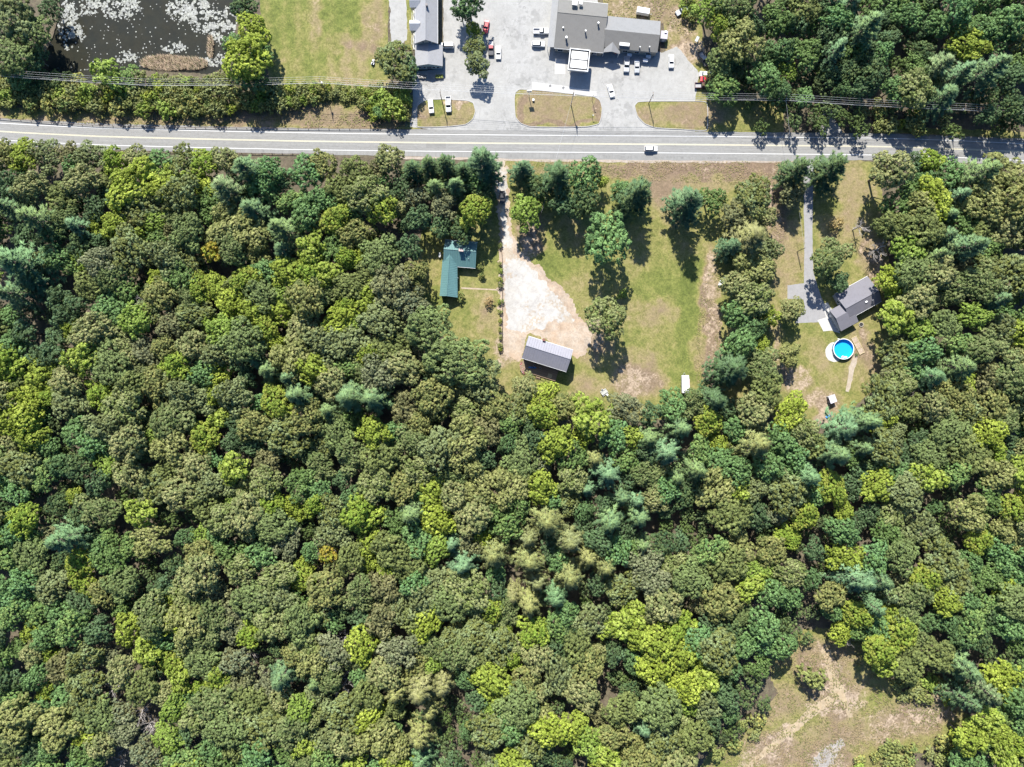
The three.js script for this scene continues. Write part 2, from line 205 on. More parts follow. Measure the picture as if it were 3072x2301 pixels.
// grass islands between the lot and the road, each with a kerb
const kerbMat = std(0.36, 0.35, 0.34, 0.9);
function island(poly) {
  sheet('grass_island', poly, 0.09, M.ground, 'map', 0);
  const c = new THREE.CatmullRomCurve3(poly.map((p) => { const [x, z] = pt(...p); return new THREE.Vector3(x, 0.05, z); }), true, 'catmullrom', 0.2);
  struct('kerb', new THREE.TubeGeometry(c, poly.length * 10, 0.16, 6, true), kerbMat);
}
island([[1252, 318], [1280, 300], [1330, 298], [1400, 302], [1420, 310], [1426, 335], [1418, 358], [1396, 374], [1340, 380], [1252, 380]]);
island([[1543, 300], [1546, 278], [1560, 268], [1600, 270], [1700, 280], [1780, 290], [1800, 302], [1806, 325], [1804, 352], [1796, 372], [1760, 380], [1660, 382], [1590, 380], [1562, 370], [1546, 350]]);
island([[1904, 318], [1915, 306], [1960, 304], [2060, 304], [2120, 308], [2120, 390], [2040, 388], [1970, 384], [1935, 372], [1912, 348]]);
sheet('concrete_strip', [[1596, 246], [1680, 256], [1790, 275], [1790, 290], [1700, 281], [1597, 270]], 0.1, M.concrete, 5);
sheet('concrete_pad', [[1664, 176], [1696, 178], [1696, 222], [1664, 222]], 0.034, M.concrete, 5);
// pond: bed, bank, water
struct('pond_bed', sheetGeo(outline(POND.map(([x, y]) => [x + (x < 400 ? -20 : 20), y + 10]), 0), -1.6, 9), M.dirt);
struct('pond_bank', (() => { const pos = []; for (let i = 0; i < pondEdge.length; i++) { const [ax, az] = pt(...pondEdge[i]), [bx, bz] = pt(...pondEdge[(i + 1) % pondEdge.length]); pos.push(ax, 0, az, bx, 0, bz, bx, -1.6, bz, ax, 0, az, bx, -1.6, bz, ax, -1.6, az); } const g = new THREE.BufferGeometry(); g.setAttribute('position', new THREE.Float32BufferAttribute(pos, 3)); g.setAttribute('uv', new THREE.Float32BufferAttribute(pos.length / 3 * 2 ? new Float32Array(pos.length / 3 * 2) : [], 2)); g.computeVertexNormals(); return g; })(), M.litter);
struct('pond_water', sheetGeo(pondEdge, -0.35, 30), new THREE.MeshPhysicalMaterial({ map: mudTex, roughness: 0.15, specularIntensity: 0.4 }));

// ---------------------------------------------------------------- trees
const leafMat = new THREE.MeshPhysicalMaterial({ vertexColors: true, roughness: 0.75, transmission: 0.18, thickness: 0, specularIntensity: 0.35 });
const needleMat = new THREE.MeshPhysicalMaterial({ vertexColors: true, roughness: 0.8, transmission: 0.2, thickness: 0, specularIntensity: 0.3 });
const barkMat = std(0.13, 0.105, 0.08, 0.95), deadMat = std(0.36, 0.33, 0.31, 0.95);
class Leaves {
  constructor() { this.p = []; this.n = []; this.c = []; this.i = []; }
  quad(c, n, size, aspect, spin, col, shade) {         // a spray of leaves: a diamond folded along its rib
    const t = Math.abs(n[1]) < 0.9 ? [n[2], 0, -n[0]] : [0, n[2], -n[1]], tl = Math.hypot(...t) || 1; for (let k = 0; k < 3; k++) t[k] /= tl;
    const b = [n[1] * t[2] - n[2] * t[1], n[2] * t[0] - n[0] * t[2], n[0] * t[1] - n[1] * t[0]], cs = Math.cos(spin), sn = Math.sin(spin), at = this.p.length / 3;
    const u = [0, 1, 2].map((k) => t[k] * cs + b[k] * sn), v = [0, 1, 2].map((k) => b[k] * cs - t[k] * sn);
    for (const [x, y, z] of [[-1, 0, 0], [0, aspect, -0.22], [1, 0, 0], [0, -aspect, -0.22]]) { for (let k = 0; k < 3; k++) this.p.push(c[k] + (u[k] * x + v[k] * y + n[k] * z) * size); this.n.push(...shade); this.c.push(...col); }
    this.i.push(at, at + 2, at + 1, at, at + 3, at + 2);
  }
  blade(a, b, w, col, shade) {                          // a bundle of needles: one thin triangle
    const d = [b[0] - a[0], b[1] - a[1], b[2] - a[2]], s = [d[2], 0, -d[0]], l = Math.hypot(...s) || 1, at = this.p.length / 3;
    this.p.push(a[0] + s[0] / l * w, a[1], a[2] + s[2] / l * w, a[0] - s[0] / l * w, a[1], a[2] - s[2] / l * w, ...b);
    for (let k = 0; k < 3; k++) { this.n.push(...shade); this.c.push(...col); }
    const up = s[2] * d[0] - s[0] * d[2];              // wind the triangle so that it faces up
    up < 0 ? this.i.push(at, at + 1, at + 2) : this.i.push(at, at + 2, at + 1);
  }
  build() { const g = new THREE.BufferGeometry(); g.setAttribute('position', new THREE.Float32BufferAttribute(this.p, 3)); g.setAttribute('normal', new THREE.Float32BufferAttribute(this.n, 3)); g.setAttribute('color', new THREE.Float32BufferAttribute(this.c, 3)); g.setIndex(this.i); return g; }
}
const norm = (v) => { const l = Math.hypot(...v) || 1; return [v[0] / l, v[1] / l, v[2] / l]; };
// broadleaf: boughs set round a crown, each bough a cauliflower of leaf clumps
function broadleaf(seed, { R, H, col, alt, boughs = 9, clump = 0.62, cards = 20, leaf = 0.3, loose = 0.5, base = 0.35, twig = 0 }) {
  const r = rng(seed), L = new Leaves(), B = [], cy = H * (base + 1) / 2, ry = H * (1 - base) / 2, limbs = [];
  for (let i = 0; i < boughs; i++) {
    const k = (i + 0.5) / boughs, up = lerp(1, -0.25, k), a = i * 2.39996 + r() * 0.7, q = Math.sqrt(Math.max(0, 1 - up * up)), e = 0.36 + 0.5 * r(), rb = R * (0.19 + 0.2 * r());
    B.push({ c: [Math.cos(a) * q * R * (e + 0.06), cy + up * ry * e, Math.sin(a) * q * R * (e + 0.06)], rb, ryb: rb * Math.min(1.1, ry / R * 1.15), t: (r() - 0.5) });
    limbs.push([[0, H * (base * 0.7 + 0.2 * r()), 0], B[i].c]);
  }
  for (const b of B) {
    const n = Math.round(5.2 * (b.rb / clump) ** 2 * 0.62 * (1 - 0.35 * loose) * 1.15);
    for (let i = 0; i < n; i++) {
      const y = lerp(1, -0.45, (i + r()) / n), a = i * 2.39996 + r() * 1.4, q = Math.sqrt(Math.max(0, 1 - y * y)), d = [Math.cos(a) * q, y, Math.sin(a) * q], e = 0.8 + 0.42 * r();
      const c = [b.c[0] + d[0] * b.rb * e, b.c[1] + d[1] * b.ryb * e, b.c[2] + d[2] * b.rb * e];
      let hid = false; for (const o of B) if (o !== b && Math.hypot((c[0] - o.c[0]) / o.rb, (c[1] - o.c[1]) / o.ryb, (c[2] - o.c[2]) / o.rb) < 0.78) { hid = true; break; }
      if (hid) continue;
      const rc = clump * (0.7 + 0.6 * r()), tone = 1 + (r() - 0.5) * 0.4 + b.t * 0.25, mix = clamp(0.5 + (r() - 0.5) * 1.2 + b.t * 0.6), cc = [0, 1, 2].map((k) => lerp(col[k], alt[k], mix) * tone);
      for (let j = 0; j < cards; j++) {
        const yy = lerp(1, -0.35, r()), aa = r() * 6.2832, qq = Math.sqrt(Math.max(0, 1 - yy * yy)), dd = norm([Math.cos(aa) * qq + d[0] * 0.6, yy + d[1] * 0.4, Math.sin(aa) * qq + d[2] * 0.6]), ee = rc * (0.6 + 0.55 * r());
        const jn = norm([dd[0] + (r() - 0.5) * 0.9, dd[1] + (r() - 0.5) * 0.9 + 0.1, dd[2] + (r() - 0.5) * 0.9]), f = 0.85 + 0.3 * r();
        L.quad([c[0] + dd[0] * ee, c[1] + dd[1] * ee * 0.85, c[2] + dd[2] * ee], jn, leaf * (0.7 + 0.7 * r()), 0.7, r() * 3.14, [cc[0] * f, cc[1] * f, cc[2] * f], norm([jn[0] + dd[0] * 0.5, jn[1] + dd[1] * 0.5, jn[2] + dd[2] * 0.5]));
      }
    }
  }
  return { crown: L.build(), trunk: trunkGeo(H * (base + 0.25), R * 0.055 + 0.05, limbs, R), R, H };
}
function trunkGeo(h, rad, limbs, R) {
  const list = [bar([0, 0, 0], [0, h, 0], rad, rad * 0.55, 7)];
  for (const [a, b] of limbs) list.push(bar([0, Math.min(a[1], h * 0.98), 0], [b[0] * 0.9, b[1] * 0.97, b[2] * 0.9], rad * 0.42, rad * 0.14, 5));
  return merge(list);
}
// pine: whorls of boughs with plumes of needles, star-shaped from above
function pine(seed, { R, H, col, alt, base = 0.22, whorls = 11, power = 0.75, tufts = 8, blades = 18 }) {
  const r = rng(seed), L = new Leaves(), limbs = [];
  for (let w = 0; w < whorls; w++) {
    const t = w / (whorls - 1), y = H * lerp(base, 0.985, t), len = R * Math.pow(1 - t * 0.95, power) * (0.85 + 0.25 * r()), nb = Math.round(lerp(8, 5, t)), a0 = r() * 6.28;
    for (let k = 0; k < nb; k++) {
      const a = a0 + (k + (r() - 0.5) * 0.55) / nb * 6.2832, l = len * (0.7 + 0.45 * r()), rise = lerp(0.02, 0.75, t * t) + (r() - 0.5) * 0.16, tone = 1 + (r() - 0.5) * 0.35, dx = Math.cos(a), dz = Math.sin(a);
      limbs.push([[0, y, 0], [dx * l * 0.95, y + l * rise * 0.6, dz * l * 0.95]]);
      const nt = Math.max(2, Math.round(tufts * Math.max(0.45, l / R)));
      for (let i = 0; i < nt; i++) {
        const f = lerp(0.26, 1, (i + 0.6 * r()) / (nt - 0.4)), side = (r() - 0.5) * 0.34 * l * (0.35 + f * 0.6), c = [dx * l * f - dz * side, y + l * f * rise * (0.55 + 0.5 * f) + (r() - 0.5) * 0.2, dz * l * f + dx * side], mix = r(), cc = [0, 1, 2].map((q) => lerp(col[q], alt[q], mix) * tone);
        for (let j = 0; j < blades; j++) {
          const e = norm([dx * 0.75 + (r() - 0.5) * 1.7, 0.32 + (r() - 0.25) * 0.9, dz * 0.75 + (r() - 0.5) * 1.7]), ln = 0.5 + 0.65 * r(), g = 0.75 + 0.5 * r();
          L.blade([c[0], c[1], c[2]], [c[0] + e[0] * ln, c[1] + e[1] * ln, c[2] + e[2] * ln], 0.09 + 0.06 * r(), [cc[0] * g, cc[1] * g, cc[2] * g], norm([e[0] * 0.5 + dx * 0.25, 0.75, e[2] * 0.5 + dz * 0.25]));
        }
      }
    }
  }
  return { crown: L.build(), trunk: trunkGeo(H * 0.97, R * 0.05 + 0.06, limbs, R), R, H };
}
function bare(seed, R, H) {
  const r = rng(seed), list = [bar([0, 0, 0], [0, H * 0.5, 0], 0.22, 0.13, 6)];
  const grow = (p, d, l, w, n) => { if (!n || l < 0.3) return; const e = [p[0] + d[0] * l, p[1] + d[1] * l, p[2] + d[2] * l]; list.push(bar(p, e, w, w * 0.55, 4)); const k = 2 + (r() > 0.45 ? 1 : 0); for (let i = 0; i < k; i++) grow([lerp(p[0], e[0], 0.45 + 0.55 * r()), lerp(p[1], e[1], 0.45 + 0.55 * r()), lerp(p[2], e[2], 0.45 + 0.55 * r())], norm([d[0] + (r() - 0.5) * 1.3, d[1] + (r() - 0.5) * 0.8 + 0.1, d[2] + (r() - 0.5) * 1.3]), l * (0.5 + 0.25 * r()), w * 0.6, n - 1); };
  for (let i = 0; i < 8; i++) { const a = i * 2.4 + r(); grow([0, H * (0.3 + 0.025 * i), 0], norm([Math.cos(a), 0.5 + r() * 0.5, Math.sin(a)]), R * (0.5 + 0.25 * r()), 0.11, 4); }
  return { branches: merge(list), R, H };
}
const KIND = {
  o: { name: 'olive_broadleaf_tree', word: 'olive-green broadleaf', make: broadleaf, col: [0.15, 0.19, 0.06], alt: [0.22, 0.25, 0.092], R: 5.6, H: 14.5, n: 9, clump: 0.5, cards: 26, leaf: 0.205, loose: 0.3, base: 0.36, boughs: 16 },
  y: { name: 'lime_broadleaf_tree', word: 'yellow-green broadleaf', make: broadleaf, col: [0.2, 0.265, 0.035], alt: [0.275, 0.33, 0.06], R: 5.0, H: 13.5, n: 6, clump: 0.52, cards: 25, leaf: 0.215, loose: 0.4, base: 0.36, boughs: 15 },
  g: { name: 'green_broadleaf_tree', word: 'mid-green broadleaf', make: broadleaf, col: [0.095, 0.175, 0.05], alt: [0.16, 0.25, 0.08], R: 4.6, H: 13, n: 7, clump: 0.5, cards: 24, leaf: 0.21, loose: 0.6, base: 0.32, boughs: 14 },
  d: { name: 'dark_broadleaf_tree', word: 'dark green broadleaf', make: broadleaf, col: [0.065, 0.115, 0.045], alt: [0.11, 0.17, 0.07], R: 4.6, H: 12.5, n: 5, clump: 0.5, cards: 24, leaf: 0.2, loose: 0.55, base: 0.33, boughs: 14 },
  p: { name: 'pine_tree', word: 'blue-green pine', make: pine, col: [0.12, 0.2, 0.085], alt: [0.2, 0.29, 0.125], R: 5.2, H: 17.5, n: 6 },
  k: { name: 'khaki_pine_tree', word: 'khaki-tipped pine', make: pine, col: [0.2, 0.235, 0.075], alt: [0.285, 0.295, 0.12], R: 5.2, H: 17, n: 4 },
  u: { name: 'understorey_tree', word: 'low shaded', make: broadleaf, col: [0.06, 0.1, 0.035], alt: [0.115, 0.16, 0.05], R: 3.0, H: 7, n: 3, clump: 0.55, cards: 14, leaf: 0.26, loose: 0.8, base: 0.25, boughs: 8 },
  b: { name: 'shrub', word: 'bushy olive', make: broadleaf, col: [0.2, 0.24, 0.075], alt: [0.27, 0.285, 0.1], R: 2.2, H: 3.4, n: 4, clump: 0.42, cards: 14, leaf: 0.22, loose: 0.6, base: 0.0, boughs: 8 },
  l: { name: 'lime_shrub', word: 'bright yellow-green', make: broadleaf, col: [0.21, 0.27, 0.045], alt: [0.28, 0.33, 0.06], R: 2.4, H: 3.6, n: 3, clump: 0.42, cards: 14, leaf: 0.22, loose: 0.5, base: 0.0, boughs: 8 },
  t: { name: 'tan_shrub', word: 'tan, half-dry', make: broadleaf, col: [0.290, 0.233, 0.102], alt: [0.343, 0.272, 0.148], R: 1.6, H: 2.2, n: 2, clump: 0.34, cards: 12, leaf: 0.17, loose: 0.9, base: 0.0, boughs: 7 },
  v: { name: 'grey_broadleaf_tree', word: 'greyish olive broadleaf', make: broadleaf, col: [0.155, 0.17, 0.08], alt: [0.21, 0.22, 0.115], R: 5.4, H: 13.5, n: 5, clump: 0.48, cards: 24, leaf: 0.195, loose: 0.5, base: 0.34, boughs: 15 },
  a: { name: 'autumn_broadleaf_tree', word: 'yellow and orange broadleaf', make: broadleaf, col: [0.26, 0.26, 0.035], alt: [0.33, 0.27, 0.045], R: 3.4, H: 12.5, n: 2, clump: 0.5, cards: 18, leaf: 0.26, loose: 0.6, base: 0.4, boughs: 8 },
  q: { name: 'dark_pine_tree', word: 'dense dark green pine', make: pine, col: [0.075, 0.135, 0.06], alt: [0.13, 0.205, 0.085], R: 5.0, H: 17.5, n: 4, tufts: 9, blades: 20, whorls: 13, power: 0.6, base: 0.16 },
};
const protos = {};
for (const k of Object.keys(KIND)) protos[k] = Array.from({ length: KIND[k].n }, (_, i) => { const q = KIND[k], j = rng(k.charCodeAt(0) * 31 + i), h = 1 + (j() - 0.5) * 0.24, c2 = (c) => [c[0] * h * (1 + (j() - 0.5) * 0.3), c[1] * h, c[2] * h * (1 + (j() - 0.5) * 0.4)]; return q.make(1000 + k.charCodeAt(0) * 17 + i * 131, { ...q, col: c2(q.col), alt: c2(q.alt), R: q.R * (0.94 + 0.12 * j()), H: q.H * (0.94 + 0.12 * j()) }); });
const deadProtos = [0, 1, 2].map((i) => bare(77 + i * 13, 3.4, 11));
const treeRand = rng(4242), planted = [], first = {};
const LANDMARKS = [['the barn', 1640, 1060], ['the green metal roof', 1370, 800], ['the dark-roofed house', 2570, 900], ['the round pool', 2531, 1047], ['the white camper', 2057, 1153], ['the picnic table', 1813, 1178], ['the brightest lime tree', 395, 555], ['the orange-topped tree', 640, 755], ['the pine by the dark gap', 745, 510], ['the pine among oaks', 850, 690], ['the wide dark pine', 60, 790], ['the slim yellow tree', 985, 1660], ['the round lime tree', 2530, 1540], ['the clearing pine', 2570, 1735], ['the dirt trail', 2520, 2080], ['the grove start', 1390, 1690], ['the star-shaped khaki pine', 1640, 1560], ['the lone blue-green pine', 1235, 1540], ['the pine above the gap', 1265, 2065], ['the wide feathery pine', 2260, 1330], ['the dome-shaped tree', 1770, 1250], ['the lime dome', 1085, 1545], ['the shore-corner tree', 738, 175], ['the pond tip', 110, 225], ['the guardrail end', 1200, 370], ['the road-bend pine', 2960, 215], ['the pine across the bend', 2940, 520], ['the lot-corner tree', 2168, 258], ['the pine behind the pool', 2870, 1100]];
const UNIT = 'no one two three four five six seven eight nine ten eleven twelve thirteen fourteen fifteen sixteen seventeen eighteen nineteen'.split(' '), TEN = '- - twenty thirty forty fifty sixty seventy eighty ninety'.split(' ');
const say = (n) => n < 20 ? UNIT[n] : n < 100 ? TEN[Math.floor(n / 10)] + (n % 10 ? '-' + UNIT[n % 10] : '') : 'one-hundred' + (n % 100 ? '-' + say(n % 100) : '');
const where = (px, py) => { let best = null, d = 1e9; for (const l of LANDMARKS) { const q = Math.hypot(l[1] - px, l[2] - py); if (q < d && q > 20) { d = q; best = l; } } const dx = Math.round((px - best[1]) * S), dy = Math.round((py - best[2]) * S); return `${say(Math.abs(dy))} metres ${dy > 0 ? 'below' : 'above'}, ${say(Math.abs(dx))} ${dx > 0 ? 'right' : 'left'} of ${best[0]}`; };
function cloneOf(key, make) { if (!first[key]) { first[key] = make(); return first[key]; } return first[key].clone(); }
function tree(kind, px, py, rpx, hScale = 1, label, group) {      // px, py: surveyed place of the crown's middle, rpx its radius in map units
  const q = KIND[kind], list = protos[kind], i = Math.floor(treeRand() * list.length), pr = list[i], want = rpx * S, s = want / (pr.R * 1.02), sy = (0.45 + 0.55 * s) * hScale * (0.92 + 0.16 * treeRand()), H = pr.H * sy, [x, z] = pt(px, py, H * (q.make === pine ? 0.62 : 0.72));
  const g = cloneOf(kind + i, () => { const n = new THREE.Group(); part('trunk', pr.trunk, barkMat, n); part('crown', pr.crown, q.make === pine ? needleMat : leafMat, n); return n; });
  g.name = numbered(q.name); g.userData = {}; g.position.set(x, 0, z); g.rotation.set(0, treeRand() * 6.2832, 0); { const st = 0.84 + 0.36 * treeRand(); g.scale.set(s * st, sy, s / Math.sqrt(st)); } scene.add(g);
  const shrub = /shrub/.test(q.name);
  tag(g, label || (shrub ? `${q.word} shrub ${where(px, py)}` : `${q.word} tree ${where(px, py)}`), shrub ? 'shrub' : 'tree', group || (shrub ? 'shrubs in the brush' : q.word + ' trees of the wood'));
  planted.push([px, py, rpx]);
  return g;
}
function deadTree(px, py, s = 1, label) {
  const i = Math.floor(treeRand() * 3), pr = deadProtos[i], [x, z] = pt(px, py, 8);
  const g = cloneOf('dead' + i, () => { const n = new THREE.Group(); part('branches', pr.branches, deadMat, n); return n; });
  g.name = numbered('dead_tree'); g.userData = {}; g.position.set(x, 0, z); g.rotation.set(0, treeRand() * 6.28, 0); g.scale.setScalar(s * (0.9 + 0.25 * treeRand())); scene.add(g);
  tag(g, label || `bare grey dead tree ${where(px, py)}`, 'dead tree', 'dead trees of the wood');
  planted.push([px, py, 16 * s]);
}
